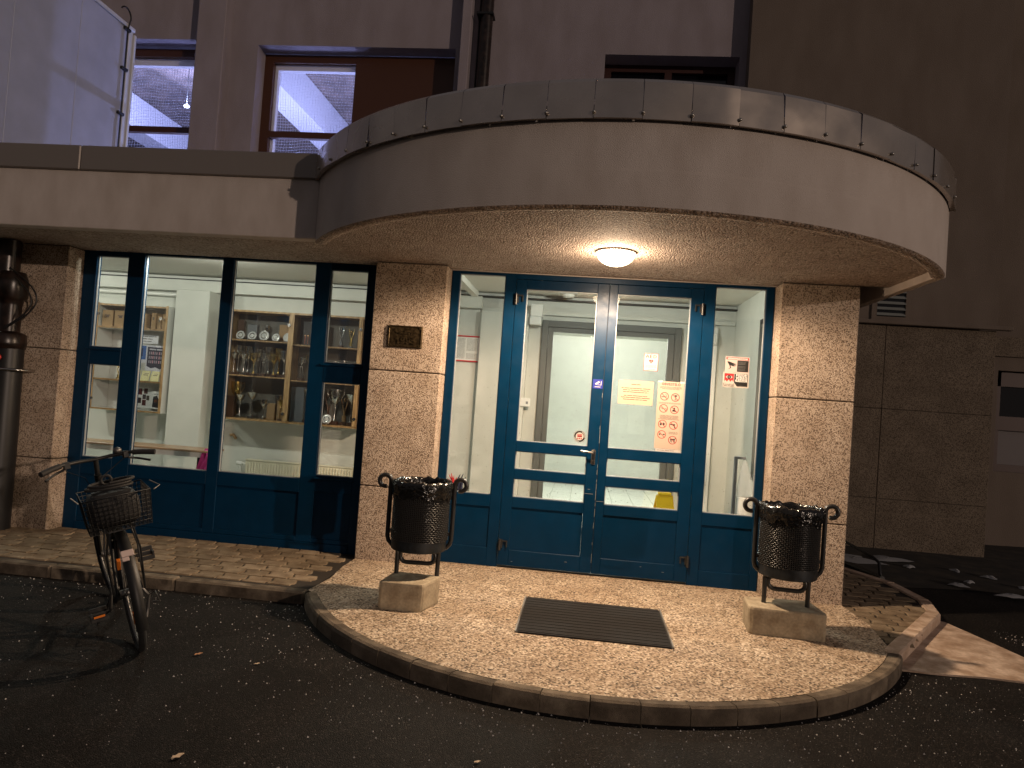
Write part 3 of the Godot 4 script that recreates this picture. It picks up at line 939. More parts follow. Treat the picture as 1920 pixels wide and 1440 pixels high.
func canopy() -> void:
	var c := thing("round_canopy", "round plastered canopy over the blue doors, capped with metal flashing", "canopy", V(CC.x, 0, CC.y))
	var a0 := -1.046
	var a1 := 1.098
	var b := B.new()
	b.lathe(PackedVector2Array([Vector2(CR, 2.612), Vector2(CR, 2.75), Vector2(CR, 2.9), Vector2(CR, 3.115)]), 72, a0, a1)
	obj("fascia", b, M.plaster, c)
	b = B.new()
	b.lathe(PackedVector2Array([Vector2(2.545, 2.67), Vector2(2.552, 2.62), Vector2(2.565, 2.602), Vector2(2.6, 2.597), Vector2(2.636, 2.599), Vector2(2.652, 2.613)]), 72, a0, a1)
	obj("drip_edge", b, M.soffit, c)
	# straight return wall on the right
	bx("side_wall", V(2.3, 2.6, -3.1), V(2.368, 3.2, 1.2), M.plaster, c, 0.004)
	bx("side_flashing", V(2.28, 3.1, -3.1), V(2.405, 3.33, 1.2), M.left_flashing, c, 0.006)
	var poly := PackedVector2Array([Vector2(-2.3, 1.2), Vector2(-2.3, -3.9), Vector2(2.3, -3.9), Vector2(2.3, 1.2)])
	for i in 31:
		var a := lerpf(a1, a0, i / 30.0)
		poly.append(Vector2(2.5 * sin(a), 2.5 * cos(a)))
	b = B.new()
	var t := Geometry2D.triangulate_polygon(poly)
	for i in range(0, t.size(), 3):
		b.tri(V(poly[t[i]].x, 3.24, poly[t[i]].y), V(poly[t[i + 1]].x, 3.24, poly[t[i + 1]].y), V(poly[t[i + 2]].x, 3.24, poly[t[i + 2]].y), Vector3.UP)
	obj("roof", b, M.clad, c)
	var count := 22
	for k in count:
		var b0 := lerpf(a0 - 0.02, a1 + 0.01, float(k) / count) + 0.0006
		var b1 := lerpf(a0 - 0.02, a1 + 0.01, float(k + 1) / count) - 0.0006
		var j := rng.randf_range(-0.004, 0.004)
		var tilt := rng.randf_range(-0.006, 0.006)
		var buckle := rng.randf_range(-0.007, 0.007)
		var rows := []
		for pr in [Vector2(2.66, 3.088), Vector2(2.692 + j + tilt, 3.085), Vector2(2.69 + j, 3.165), Vector2(2.688 + j - tilt * 0.5, 3.245), Vector2(2.686 + j - tilt, 3.29)]:
			var row := PackedVector3Array()
			for s in 7:
				var a := lerpf(b0, b1, s / 6.0)
				var rr: float = pr.x + buckle * sin(PI * s / 6.0) * (0.3 + 0.7 * clampf((3.3 - pr.y) * 4.0, 0.0, 1.0))
				row.append(V(rr * sin(a), pr.y, rr * cos(a)))
			rows.append(row)
		b = B.new()
		b.grid(rows.slice(1))
		b.grid(rows.slice(0, 2))
		b.hard_lathe(PackedVector2Array([Vector2(2.686 + j - tilt, 3.29), Vector2(2.66, 3.317), Vector2(2.36, 3.332)]), 4, b0, b1)
		var p := obj("flashing_panel", b, M.flashing, c)
		if k > 0:
			b = B.new()
			b.ball(V(2.70 * sin(b0), 3.115, 2.70 * cos(b0)), V(0.011, 0.011, 0.011), 8, 5)
			obj("bolt", b, M.bolt, p)
	# ceiling lamp: white ring and opal bowl
	var l := thing("porch_lamp", "glowing round opal lamp on the underside of the canopy", "lamp", V(1.437, 2.66, 1.06))
	b = B.new()
	b.hard_lathe(PackedVector2Array([Vector2(0.0, 0.0), Vector2(0.146, 0.0), Vector2(0.146, -0.012), Vector2(0.13, -0.014)]), 32)
	obj("base_ring", b, M.white_plastic, l)
	b = B.new()
	var prof := PackedVector2Array()
	for i in 11:
		var a := i / 10.0 * PI / 2.0
		prof.append(Vector2(0.142 * cos(a) + 0.0005, -0.013 - 0.095 * sin(a)))
	b.lathe(prof, 32)
	obj("opal_bowl", b, M.opal_glow, l)
	omni("porch_light", V(0, -0.085, 0), Color(1.0, 0.87, 0.73), PORCH_E * 0.085, 0.05, l)
	var sp := SpotLight3D.new()
	sp.name = "porch_downlight"
	sp.light_color = Color(1.0, 0.87, 0.73)
	sp.light_energy = PORCH_E * 0.93
	sp.light_size = 0.05
	sp.spot_angle = 88.0
	sp.spot_angle_attenuation = 0.25
	sp.spot_range = 20.0
	sp.spot_attenuation = 2.0
	sp.shadow_enabled = true
	l.add_child(sp)
	sp.position = V(0, -0.085, 0)
	sp.rotation = V(-PI / 2, 0, 0)

const PORCH_E := 11.5

# ---------------------------------------------------------------- blue doors
func bars(called: String, parent: Node, list: Array, z0: float, z1: float, m: Material, bv := 0.003) -> MeshInstance3D:
	var b := B.new()
	for a in list:
		b.box(V(a[0], a[1], z0), V(a[2], a[3], z1), bv)
	return obj(called, b, m, parent)

func pane_in(parent: Node, x0: float, y0: float, x1: float, y1: float, z := -0.035) -> void:
	bars("glazing_bead", parent, [[x0, y0, x0 + 0.007, y1], [x1 - 0.007, y0, x1, y1], [x0 + 0.007, y0, x1 - 0.007, y0 + 0.007], [x0 + 0.007, y1 - 0.007, x1 - 0.007, y1]], z - 0.008, z + 0.012, M.bead, 0.001)
	bx("pane", V(x0 + 0.004, y0 + 0.004, z - 0.002), V(x1 - 0.004, y1 - 0.004, z + 0.002), M.glass, parent)

func sunk(parent: Node, x0: float, y0: float, x1: float, y1: float, z: float) -> void:
	bx("lower_panel", V(x0 + 0.001, y0 + 0.001, z - 0.03), V(x1 - 0.001, y1 - 0.001, z - 0.012), M.blue_paint, parent)

func hinge(parent: Node, x: float, y: float, side: float) -> void:
	var b := B.new()
	b.tube(PackedVector3Array([V(x, y - 0.05, 0.018), V(x, y + 0.05, 0.018)]), 0.013, 8)
	b.box(V(x + side * 0.012 - 0.012, y - 0.03, 0.0), V(x + side * 0.012 + 0.012, y + 0.045, 0.012))
	b.box(V(x + side * 0.045 - 0.02, y + 0.028, 0.006), V(x + side * 0.045 + 0.02, y + 0.04, 0.02))
	b.box(V(x + side * 0.062 - 0.005, y - 0.02, 0.004), V(x + side * 0.062 + 0.005, y + 0.04, 0.022))
	obj("hinge", b, M.bin_metal, parent)

func entrance() -> void:
	var d := thing("entrance_doors", "blue double door with glass panes and narrow side lights under the round canopy", "door", V(0, 0, 0))
	bars("frame", d, [[0.0, 0.0, 0.075, 2.648], [0.494, 0.0, 0.5925, 2.648], [2.2665, 0.0, 2.366, 2.648], [2.798, 0.0, 2.866, 2.648], [0.075, 2.626, 0.494, 2.648], [2.366, 2.626, 2.798, 2.648], [0.5925, 2.602, 2.2665, 2.648],
		[0.075, 0.53, 0.494, 0.638], [0.075, 0.0, 0.494, 0.165], [2.366, 0.53, 2.798, 0.638], [2.366, 0.0, 2.798, 0.135]], -0.07, 0.0, M.blue_paint)
	bx("threshold", V(0.592, -0.02, -0.08), V(2.267, 0.012, -0.01), M.gasket, d)
	for s in [[0.075, 0.494, 0.165], [2.366, 2.798, 0.135]]:
		pane_in(d, s[0], 0.638, s[1], 2.626)
		sunk(d, s[0], s[2], s[1], 0.53, 0.0)
	var leafs := [[0.596, 0.694, 1.3315, 1.434, 0.602, 1.0], [1.438, 1.512, 2.156, 2.263, 2.257, -1.0]]
	for i in 2:
		var L: Array = leafs[i]
		var f := bars("door", d, [[L[0], 0.022, L[1], 2.598], [L[2], 0.022, L[3], 2.598], [L[1], 2.516, L[2], 2.598], [L[1], 1.048, L[2], 1.14], [L[1], 0.799, L[2], 0.888], [L[1], 0.543, L[2], 0.635], [L[1], 0.022, L[2], 0.162]], -0.055, 0.004, M.blue_paint)
		pane_in(f, L[1], 1.14, L[2], 2.516)
		pane_in(f, L[1], 0.888, L[2], 1.048)
		pane_in(f, L[1], 0.635, L[2], 0.799)
		sunk(f, L[1], 0.162, L[2], 0.543, 0.004)
		hinge(f, L[4], 2.418, L[5])
		hinge(f, L[4] + 0.008, 0.205, L[5])
		if i == 0:
			var b := B.new()
			b.box(V(1.372, 0.985, 0.004), V(1.408, 1.115, 0.014), 0.004)
			b.tube(PackedVector3Array([V(1.39, 1.09, 0.01), V(1.39, 1.09, 0.05), V(1.375, 1.091, 0.06), V(1.275, 1.1, 0.06)]), 0.009, 8)
			b.tube(PackedVector3Array([V(1.39, 1.01, 0.01), V(1.39, 1.01, 0.024)]), 0.011, 10)
			obj("handle", b, M.chrome, f)
	# worn paint along the meeting edges and dirt on the glass
	var wr := B.new()
	var y := 0.03
	while y < 1.75:
		var l := rng.randf_range(0.02, 0.09)
		if rng.randf() < 0.6:
			var x0 := 1.4335 - rng.randf() * 0.003
			wr.box(V(x0, y, 0.0038), V(x0 + 0.0022, y + l, 0.0046))
		y += l + rng.randf_range(0.0, 0.03)
	for q in [[1.33, 0.72, 0.08, 0.002], [1.44, 0.66, 0.07, -0.01], [1.36, 0.76, 0.02, 0.0], [0.72, 0.06, 0.015, 0.02], [1.2, 0.1, 0.02, 0.03], [2.05, 0.09, 0.02, 0.02], [1.86, 0.12, 0.014, -0.02]]:
		wr.box(V(q[0], q[1], 0.0038), V(q[0] + q[2], q[1] + 0.0025, 0.0045))
	obj("worn_edge", wr, M.worn_metal, d)
	var sp := B.new()
	for k in 620:
		var side := rng.randi() % 6
		var gx: Array = [[0.08, 0.49], [0.7, 1.33], [0.7, 1.33], [1.52, 2.15], [1.52, 1.9], [2.37, 2.79]][side]
		var py := 0.66 + 1.1 * pow(rng.randf(), 1.5)
		if side in [1, 2, 3, 4] and (py < 0.645 or (py > 0.79 and py < 0.895) or (py > 1.04 and py < 1.15)):
			continue
		var px := rng.randf_range(gx[0], gx[1])
		var r := 0.0008 + 0.0024 * pow(rng.randf(), 2.0)
		sp.quad(V(px - r, py - r, -0.0315), V(px + r, py - r * 0.7, -0.0315), V(px + r * 0.8, py + r, -0.0315), V(px - r, py + r * 0.8, -0.0315), Vector3.BACK)
	stuff(obj("dirt_specks", sp, M.glass_dirt, d))
	# leaf-to-leaf cover strip
	bx("cover_strip", V(1.4345, 0.03, -0.05), V(1.4375, 2.59, -0.004), M.gasket, d)

# ---------------------------------------------------------------- shop-like window on the left
func shop_window() -> void:
	var w := thing("display_window", "wide dark blue framed window left of the plaque pier, with tall panes and small sashes", "window")
	bars("frame", w, [[-3.646, -0.02, -3.487, 2.683], [-3.165, 0.06, -2.995, 2.683], [-2.212, 0.06, -2.1, 2.683], [-1.296, 0.06, -1.147, 2.683], [-0.793, -0.02, -0.66, 2.683],
		[-3.487, 2.615, -3.165, 2.683], [-2.995, 2.646, -2.212, 2.683], [-2.1, 2.644, -1.296, 2.683], [-1.147, 2.597, -0.793, 2.683],
		[-3.487, 0.51, -3.165, 0.674], [-2.995, 0.51, -2.212, 0.632], [-2.1, 0.51, -1.296, 0.637], [-1.147, 0.53, -0.793, 0.681], [-3.487, 0.06, -3.165, 0.1], [-2.995, 0.06, -2.212, 0.1], [-2.1, 0.06, -1.296, 0.1], [-1.147, 0.06, -0.793, 0.1]], -0.07, 0.0, M.blue_paint)
	bars("transom", w, [[-3.487, 1.567, -3.165, 1.736], [-1.147, 1.548, -0.793, 1.731]], -0.07, 0.003, M.blue_paint)
	bars("sill_drip", w, [[-3.51, 1.705, -3.15, 1.722], [-1.175, 1.7, -0.78, 1.718], [-1.16, 0.648, -0.78, 0.664]], 0.003, 0.022, M.blue_paint)
	bx("kick_plate", V(-3.487, -0.05, -0.06), V(-0.793, 0.058, 0.008), M.blue_paint, w, 0.003)
	for p in [[-3.487, 1.736, -3.165, 2.615], [-3.487, 0.674, -3.165, 1.567], [-2.995, 0.632, -2.212, 2.646], [-2.1, 0.637, -1.296, 2.644], [-1.147, 1.731, -0.793, 2.597], [-1.147, 0.681, -0.793, 1.548]]:
		pane_in(w, p[0], p[1], p[2], p[3])
	for p in [[-3.487, 0.1, -3.165, 0.51], [-2.995, 0.1, -2.212, 0.51], [-2.1, 0.1, -1.296, 0.51], [-1.147, 0.1, -0.793, 0.53]]:
		sunk(w, p[0], p[1], p[2], p[3], 0.0)
	w = thing("neighbour_window", "edge of a further lit blue window left of the rain pipe", "window")
	bars("frame", w, [[-4.405, 0.0, -4.36, 2.683], [-6.6, 0.0, -6.4, 2.683], [-6.4, 2.62, -4.405, 2.683], [-6.4, 0.0, -4.405, 0.66]], -0.07, 0.0, M.blue_paint)
	pane_in(w, -6.4, 0.66, -4.405, 2.62)
	bx("blank_wall", V(-9, -0.1, -0.12), V(-6.6, 2.653, 0.1), M.pier_stone, w)

# ---------------------------------------------------------------- rooms behind the glass
const HALL_E := 2.1
const CORR_E := 6.2

func tube_lamp(at: Vector3, label: String, e: float, long := 0.42) -> void:
	var l := thing("ceiling_lamp", label, "lamp", at)
	bx("housing", V(-long / 2 - 0.02, -0.02, -0.07), V(long / 2 + 0.02, 0.0, 0.07), M.white_plastic, l, 0.004)
	bx("diffuser", V(-long / 2, -0.055, -0.055), V(long / 2, -0.021, 0.055), M.tube_glow, l, 0.01)
	omni("ceiling_light", V(0, -0.04, 0), Color(0.985, 1.0, 0.94), e, 0.05, l)

func hall() -> void:
	setting(obj("hall_floor", boxes([[-9, 2.95, -0.14, 0.0, -2.0, -0.08]]), M.tile), "pale floor of the hall behind the glass front")
	setting(obj("hall_ceiling", boxes([[-9, 3.2, 2.76, 2.9, -2.15, -0.14]]), M.ceiling_white), "white ceiling of the hall behind the glass front")
	var w := root("hall_wall")
	setting(w, "white walls of the hall behind the glass front")
	obj("back_wall", boxes([[-9, 0.728, 0, 2.76, -2.12, -2.0], [2.345, 3.2, 0, 2.76, -2.12, -2.0], [0.728, 2.345, 2.472, 2.76, -2.12, -2.0]]), M.white_wall, w)
	obj("end_wall", boxes([[2.95, 3.2, 0, 2.76, -2.0, -0.12], [-9.2, -9, 0, 2.76, -2.12, -0.1]]), M.white_wall, w)
	bx("cornice", V(-8.99, 2.56, -1.99), V(0.0, 2.7, -1.88), M.white_wall, w, 0.004)
	bx("cornice", V(0.0, 2.53, -1.99), V(2.94, 2.575, -1.955), M.white_wall, w, 0.004)
	bx("cornice_gap", V(-8.99, 2.701, -1.99), V(2.94, 2.716, -1.9), M.gasket, w)
	bx("column", V(-3.73, 0, -1.995), V(-3.3, 2.56, -1.74), M.white_wall, w, 0.006)
	bx("column", V(0.0, 0, -1.995), V(0.57, 2.53, -1.9), M.white_wall, w, 0.006)
	bx("ceiling_joist", V(-0.12, 2.69, -1.88), V(-0.05, 2.757, -0.15), M.ceiling_white, w)
	bx("cable_duct", V(-8.98, 2.5, -1.88), V(-3.74, 2.515, -1.86), M.white_plastic, w)
	tube_lamp(V(-2.6, 2.755, -0.24), "long ceiling lamp of the trophy hall, hidden above the window head", HALL_E, 0.44)
	tube_lamp(V(-5.1, 2.755, -0.24), "long ceiling lamp behind the neighbour window, hidden above its head", HALL_E, 0.44)
	tube_lamp(V(1.43, 2.755, -0.24), "ceiling lamp inside, just behind the head of the blue doors", HALL_E * 1.0, 0.44)
	tube_lamp(V(-5.95, 2.7, -1.55), "bright ceiling lamp glaring beside the rain pipe at the left edge", 0.8, 0.4)
	# inner door of grey aluminium with clear glass
	var d := thing("inner_door", "grey aluminium framed glass door at the back of the lobby", "door", V(0, 0, -1.95))
	bars("frame", d, [[0.728, 0.0, 0.8, 2.472], [2.268, 0.0, 2.343, 2.472], [0.8, 2.395, 2.268, 2.472]], -0.1, 0.01, M.alu)
	bars("leaf", d, [[0.803, 0.01, 0.863, 2.392], [2.192, 0.01, 2.265, 2.392], [0.863, 2.34, 2.192, 2.392], [0.863, 0.01, 2.192, 0.07]], -0.06, 0.0, M.alu)
	bx("pane", V(0.864, 0.071, -0.032), V(2.191, 2.339, -0.028), M.glass, d)
	for y in [0.25, 1.18, 2.1]:
		var b := B.new()
		b.tube(PackedVector3Array([V(0.805, y - 0.045, 0.012), V(0.805, y + 0.045, 0.012)]), 0.01, 8)
		obj("hinge", b, M.alu, d)
	bx("lock", V(2.2, 1.0, 0.0), V(2.25, 1.16, 0.016), M.chrome, d, 0.004)

func corridor() -> void:
	var w := root("corridor_wall")
	setting(w, "bright white walls of the corridor behind the inner door")
	obj("wall", boxes([[-0.7, -0.5, 0, 2.8, -7.1, -2.12], [3.9, 4.1, 0, 2.8, -7.1, -2.12], [-0.7, 4.1, 0, 2.8, -7.3, -7.1], [-0.7, 4.1, 2.8, 2.9, -7.3, -2.12]]), M.white_wall, w)
	bx("skirting", V(-0.5, 0.0, -7.1), V(3.9, 0.17, -7.08), M.grey_plastic, w)
	var f := root("corridor_floor")
	setting(f, "pale tiled floor of the corridor")
	bx("grout_bed", V(-0.5, -0.1, -7.1), V(3.9, -0.008, -2.0), M.grout, f)
	var b := B.new()
	b.box(V(-0.162, -0.01, -0.162), V(0.162, 0.0, 0.162), 0.003)
	var tile := b.mesh()
	for i in 13:
		for j in 15:
			put("floor_tile", tile, M.tile, f, Transform3D(Basis.IDENTITY, V(-0.33 + i * 0.33, rng.randf_range(-0.001, 0.001), -6.92 + j * 0.33)))
	tube_lamp(V(1.4, 2.8, -3.1), "long corridor lamp nearest to the inner door", CORR_E, 0.44)
	tube_lamp(V(1.6, 2.8, -5.4), "long corridor lamp at the far end of the corridor", CORR_E, 0.44)

func sheet(called: String, label: String, cat: String, x0: float, y0: float, x1: float, y1: float, z: float, tex: Texture2D, m: StandardMaterial3D = null, group := "") -> Node3D:
	# a printed sheet with a little thickness, print on its front
	var o := thing(called, label, cat, V((x0 + x1) / 2, y0, z), group)
	var w := (x1 - x0) / 2
	var h := y1 - y0
	bx("backing", V(-w, 0, -0.0012), V(w, h, -0.0002), M.white_plastic, o)
	var b := B.new()
	b.card(V(-w, 0, 0), V(w, 0, 0), V(w, h, 0), V(-w, h, 0))
	if m == null:
		m = StandardMaterial3D.new()
		m.resource_name = "print_" + called
		m.roughness = 0.55
	m.albedo_texture = tex
	obj("print", b, m, o)
	return o

# ---- drawing on images
func canvas(w: int, h: int, c: Color) -> Image:
	var im := Image.create(w, h, false, Image.FORMAT_RGBA8)
	im.fill(c)
	return im

func ring(im: Image, cx: float, cy: float, r: float, w: float, c: Color) -> void:
	for y in range(maxi(0, int(cy - r - 2)), mini(im.get_height(), int(cy + r + 3))):
		for x in range(maxi(0, int(cx - r - 2)), mini(im.get_width(), int(cx + r + 3))):
			var d := Vector2(x + 0.5 - cx, y + 0.5 - cy).length()
			var k := clampf(r - d + 0.5, 0.0, 1.0) * clampf(d - (r - w) + 0.5, 0.0, 1.0)
			if k > 0.0:
				im.set_pixel(x, y, im.get_pixel(x, y).lerp(c, k))

func stroke(im: Image, x0: float, y0: float, x1: float, y1: float, w: float, c: Color) -> void:
	var a := Vector2(x0, y0)
	var q := Vector2(x1, y1)
	for y in range(maxi(0, int(minf(y0, y1) - w - 1)), mini(im.get_height(), int(maxf(y0, y1) + w + 2))):
		for x in range(maxi(0, int(minf(x0, x1) - w - 1)), mini(im.get_width(), int(maxf(x0, x1) + w + 2))):
			var p := Vector2(x + 0.5, y + 0.5)
			var d := p.distance_to(Geometry2D.get_closest_point_to_segment(p, a, q))
			var k := clampf(w / 2.0 - d + 0.5, 0.0, 1.0)
			if k > 0.0:
				im.set_pixel(x, y, im.get_pixel(x, y).lerp(c, k))

func fill_poly(im: Image, pts: Array, c: Color) -> void:
	var poly := PackedVector2Array(pts)
	var lo := poly[0]
	var hi := poly[0]
	for p in poly:
		lo = lo.min(p)
		hi = hi.max(p)
	for y in range(maxi(0, int(lo.y)), mini(im.get_height(), int(hi.y) + 1)):
		for x in range(maxi(0, int(lo.x)), mini(im.get_width(), int(hi.x) + 1)):
			if Geometry2D.is_point_in_polygon(Vector2(x + 0.5, y + 0.5), poly):
				im.set_pixel(x, y, c)

func words(im: Image, x0: int, x1: int, y: int, h: int, c: Color, centred := true) -> void:
	# unreadably small print: a row of word-long dashes
	var total := x1 - x0
	var xx := x0
	if centred:
		var cut := int(total * rng.randf_range(0.0, 0.12))
		xx += cut
		x1 -= cut
	while xx < x1 - 3:
		var l := mini(rng.randi_range(h * 2, h * 7), x1 - xx)
		for k in range(0, l, maxi(2, h)):
			im.fill_rect(Rect2i(xx + k, y + (rng.randi() % 2), mini(maxi(1, h - 1), x1 - xx - k), h), c)
		xx += l + h

func tex(im: Image) -> ImageTexture:
	return ImageTexture.create_from_image(im)

# ---------------------------------------------------------------- stickers and notices on the blue doors
func stickers() -> void:
	var red := Color(0.58, 0.08, 0.09)
	var ink := Color(0.1, 0.1, 0.1)
	var white := Color(0.72, 0.69, 0.66)
	var gz := -0.028
	# AED
	var im := canvas(128, 168, white)
	im.fill_rect(Rect2i(0, 0, 128, 4), red)
	im.fill_rect(Rect2i(0, 164, 128, 4), red)
	im.fill_rect(Rect2i(0, 0, 4, 168), red)
	im.fill_rect(Rect2i(124, 0, 4, 168), red)
	ring(im, 64, 76, 27, 3, Color(0.7, 0.55, 0.5))
	ring(im, 56, 70, 11, 11, red)
	ring(im, 73, 70, 11, 11, red)
	fill_poly(im, [Vector2(45, 73), Vector2(84, 73), Vector2(64.5, 97)], red)
	stroke(im, 68, 66, 60, 78, 3, white)
	stroke(im, 60, 78, 68, 76, 2, white)
	stroke(im, 68, 76, 63, 88, 2, white)
	for y in [112, 122, 132]:
		words(im, 12, 116, y, 4, Color(0.35, 0.25, 0.25))
	words(im, 20, 108, 150, 4, red)
	var o := sheet("defibrillator_sign", "small red bordered AED sign with a heart, on the right door's glass", "sign", 1.78, 1.85, 1.905, 2.004, gz, tex(im))
	lettering("lettering", "AED", 0.03, 0.0006, M.print_red, o, V(0, 0.128, 0.0008), 1.25)
	# peach notice
	im = canvas(288, 200, Color(0.72, 0.62, 0.54))
	words(im, 96, 190, 30, 6, ink)
	for y in [62, 78, 94]:
		words(im, 24, 264, y, 6, ink)
	for y in [124, 140, 156]:
		words(im, 24, 264, y, 6, ink)
	sheet("paper_notice", "peach coloured paper notice with typed lines, on the right door's glass", "notice", 1.572, 1.541, 1.88, 1.755, gz, tex(im))
	# prohibition poster
	im = canvas(300, 800, Color(0.7, 0.62, 0.56))
	for y in [62, 74, 86]:
		words(im, 24, 276, y, 5, ink)
	var rows := [[82, 178], [208, 184], [80, 322], [206, 330], [78, 508], [206, 516], [78, 632], [206, 690]]
	for k in 8:
		var cx: float = rows[k][0]
		var cy: float = rows[k][1]
		for q in 4:
			stroke(im, cx - 58 + (116 if q == 1 else 0), cy - 58 + (116 if q == 2 else 0), cx + 58 - (116 if q == 3 else 0), cy + 58 - (116 if q == 0 else 0), 1.2, Color(0.8, 0.66, 0.6))
		if k in [0, 2, 6]:
			pass
		match k:
			0:
				stroke(im, cx - 30, cy + 6, cx + 22, cy + 6, 8, ink)
				stroke(im, cx + 24, cy - 4, cx + 14, cy - 26, 3, ink)
			1:
				fill_poly(im, [Vector2(cx - 16, cy - 28), Vector2(cx + 24, cy - 26), Vector2(cx + 6, cy)], ink)
				stroke(im, cx + 4, cy, cx + 2, cy + 28, 5, ink)
				stroke(im, cx - 12, cy + 30, cx + 16, cy + 30, 4, ink)
			2:
				stroke(im, cx - 32, cy - 8, cx - 6, cy + 4, 6, ink)
				ring(im, cx + 24, cy + 10, 12, 4, ink)
			3:
				fill_poly(im, [Vector2(cx - 30, cy + 20), Vector2(cx - 14, cy - 2), Vector2(cx + 10, cy + 4), Vector2(cx + 32, cy + 24)], ink)
				ring(im, cx - 2, cy - 16, 9, 9, ink)
				stroke(im, cx - 2, cy - 8, cx + 6, cy + 8, 10, ink)
			4:
				ring(im, cx - 18, cy + 4, 12, 12, ink)
				stroke(im, cx - 22, cy - 4, cx - 20, cy - 24, 5, ink)
				ring(im, cx + 16, cy - 2, 12, 12, ink)
				stroke(im, cx + 18, cy + 4, cx + 22, cy + 26, 5, ink)
				stroke(im, cx + 12, cy - 8, cx + 6, cy - 26, 4, ink)
			5:
				stroke(im, cx - 34, cy - 10, cx + 14, cy - 10, 11, ink)
				stroke(im, cx + 8, cy - 4, cx + 18, cy + 28, 11, ink)
				stroke(im, cx - 8, cy - 2, cx, cy + 8, 4, ink)
			6:
				ring(im, cx - 24, cy - 2, 9, 9, ink)
				ring(im, cx + 26, cy - 2, 9, 9, ink)
				stroke(im, cx - 16, cy - 2, cx + 18, cy - 2, 3, ink)
			7:
				stroke(im, cx - 20, cy - 6, cx + 20, cy - 8, 14, ink)
				stroke(im, cx + 22, cy - 10, cx + 32, cy - 20, 8, ink)
				stroke(im, cx - 20, cy, cx - 26, cy + 26, 5, ink)
				stroke(im, cx - 12, cy, cx - 8, cy + 26, 5, ink)
				stroke(im, cx + 16, cy, cx + 14, cy + 26, 5, ink)
				stroke(im, cx + 22, cy, cx + 26, cy + 24, 5, ink)
		ring(im, cx, cy, 49, 7, red)
		stroke(im, cx - 34, cy - 34, cx + 34, cy + 34, 6, red)
	for y in [250, 260]:
		words(im, 20, 280, y, 4, ink)
	for y in [402, 413, 424, 435, 446]:
		words(im, 16, 284, y, 5, ink)
	for y in [596, 606, 616]:
		words(im, 150, 266, y, 4, ink)
	o = sheet("rules_poster", "tall pale poster with eight red ringed prohibition symbols, on the right door's glass", "poster", 1.918, 1.168, 2.145, 1.766, gz, tex(im))
	lettering("lettering", "OBVESTILO", 0.022, 0.0006, M.print_red, o, V(0, 0.574, 0.0008), 1.0)
	bx("tape", V(-0.115, 0.585, 0.0004), V(-0.075, 0.602, 0.001), M.thin_film, o)
	bx("tape", V(0.08, 0.586, 0.0004), V(0.118, 0.604, 0.001), M.thin_film, o)
	im = canvas(160, 24, white)
	words(im, 10, 120, 10, 5, ink, false)
	sheet("paper_strip", "narrow white paper strip under the prohibition poster on the door glass", "notice", 1.93, 1.145, 2.15, 1.166, gz, tex(im))
	# blue camera sticker on the left door's stile
	im = canvas(96, 96, Color(0.04, 0.12, 0.5))
	fill_poly(im, [Vector2(20, 46), Vector2(56, 18), Vector2(68, 30), Vector2(32, 58)], white)
	stroke(im, 80, 20, 80, 58, 6, white)
	stroke(im, 46, 56, 78, 58, 5, white)
	words(im, 16, 84, 74, 8, white)
	sheet("camera_sticker", "small blue square sticker with a white camera on the left door's stile", "sticker", 1.342, 1.66, 1.43, 1.742, 0.0062, tex(im))
	# round sticker
	im = canvas(128, 128, Color(0, 0, 0, 1))
	im.fill(Color(0.05, 0.05, 0.05))
	ring(im, 64, 64, 62, 4, Color(0.8, 0.8, 0.78))
	ring(im, 64, 64, 40, 40, white)
	for k in 14:
		var a := -2.7 + k * 0.17 if k < 7 else 0.5 + (k - 7) * 0.17
		ring(im, 64 + 50 * sin(a * 1.1), 64 - 50 * cos(a * 1.1), 5, 3, white)
	im.fill_rect(Rect2i(40, 40, 48, 32), red)
	for x in [46, 60, 74]:
		im.fill_rect(Rect2i(x, 46, 8, 8), white)
		im.fill_rect(Rect2i(x, 59, 8, 7), Color(0.1, 0.03, 0.03))
	fill_poly(im, [Vector2(36, 92), Vector2(44, 76), Vector2(52, 90), Vector2(64, 76), Vector2(76, 90), Vector2(84, 76), Vector2(92, 92)], red)
	o = thing("round_sticker", "round black and red badge sticker low on the left door's glass", "sticker", V(1.257, 1.222, gz))
	var b := B.new()
	var m := StandardMaterial3D.new()
	m.resource_name = "print_round_sticker"
	m.roughness = 0.5
	m.albedo_texture = tex(im)
	for k in 28:
		var a := TAU * k / 28
		var a2 := TAU * (k + 1) / 28
		for q in [Vector2.ZERO, Vector2(cos(a2), sin(a2)), Vector2(cos(a), sin(a))]:
			b.v.append(V(q.x * 0.056, q.y * 0.056, 0.001))
			b.n.append(Vector3.BACK)
			b.uv.append(Vector2(0.5 + q.x * 0.5, 0.5 - q.y * 0.5))
	obj("print", b, m, o)
	# video warning stickers on the right side light
	im = canvas(200, 132, Color(0.74, 0.66, 0.64))
	im.fill_rect(Rect2i(6, 6, 188, 20), red)
	im.fill_rect(Rect2i(100, 30, 94, 96), ink)
	fill_poly(im, [Vector2(14, 44), Vector2(28, 42), Vector2(82, 60), Vector2(74, 84), Vector2(34, 74)], ink)
	ring(im, 78, 70, 12, 5, Color(0.3, 0.3, 0.3))
	stroke(im, 38, 76, 46, 96, 8, ink)
	stroke(im, 46, 98, 32, 102, 5, ink)
	for y in [40, 50, 60, 78, 88, 100, 110]:
		words(im, 106, 170, y, 4, Color(0.45, 0.45, 0.45), false)
	o = sheet("video_sticker", "upper video warning sticker with a black camera picture, on the right side light", "sticker", 2.488, 1.886, 2.693, 2.023, gz, tex(im))
	lettering("lettering", "VIDEONADZOR", 0.013, 0.0006, M.print_white, o, V(0, 0.1195, 0.0008), 1.35)
	im = canvas(220, 132, white)
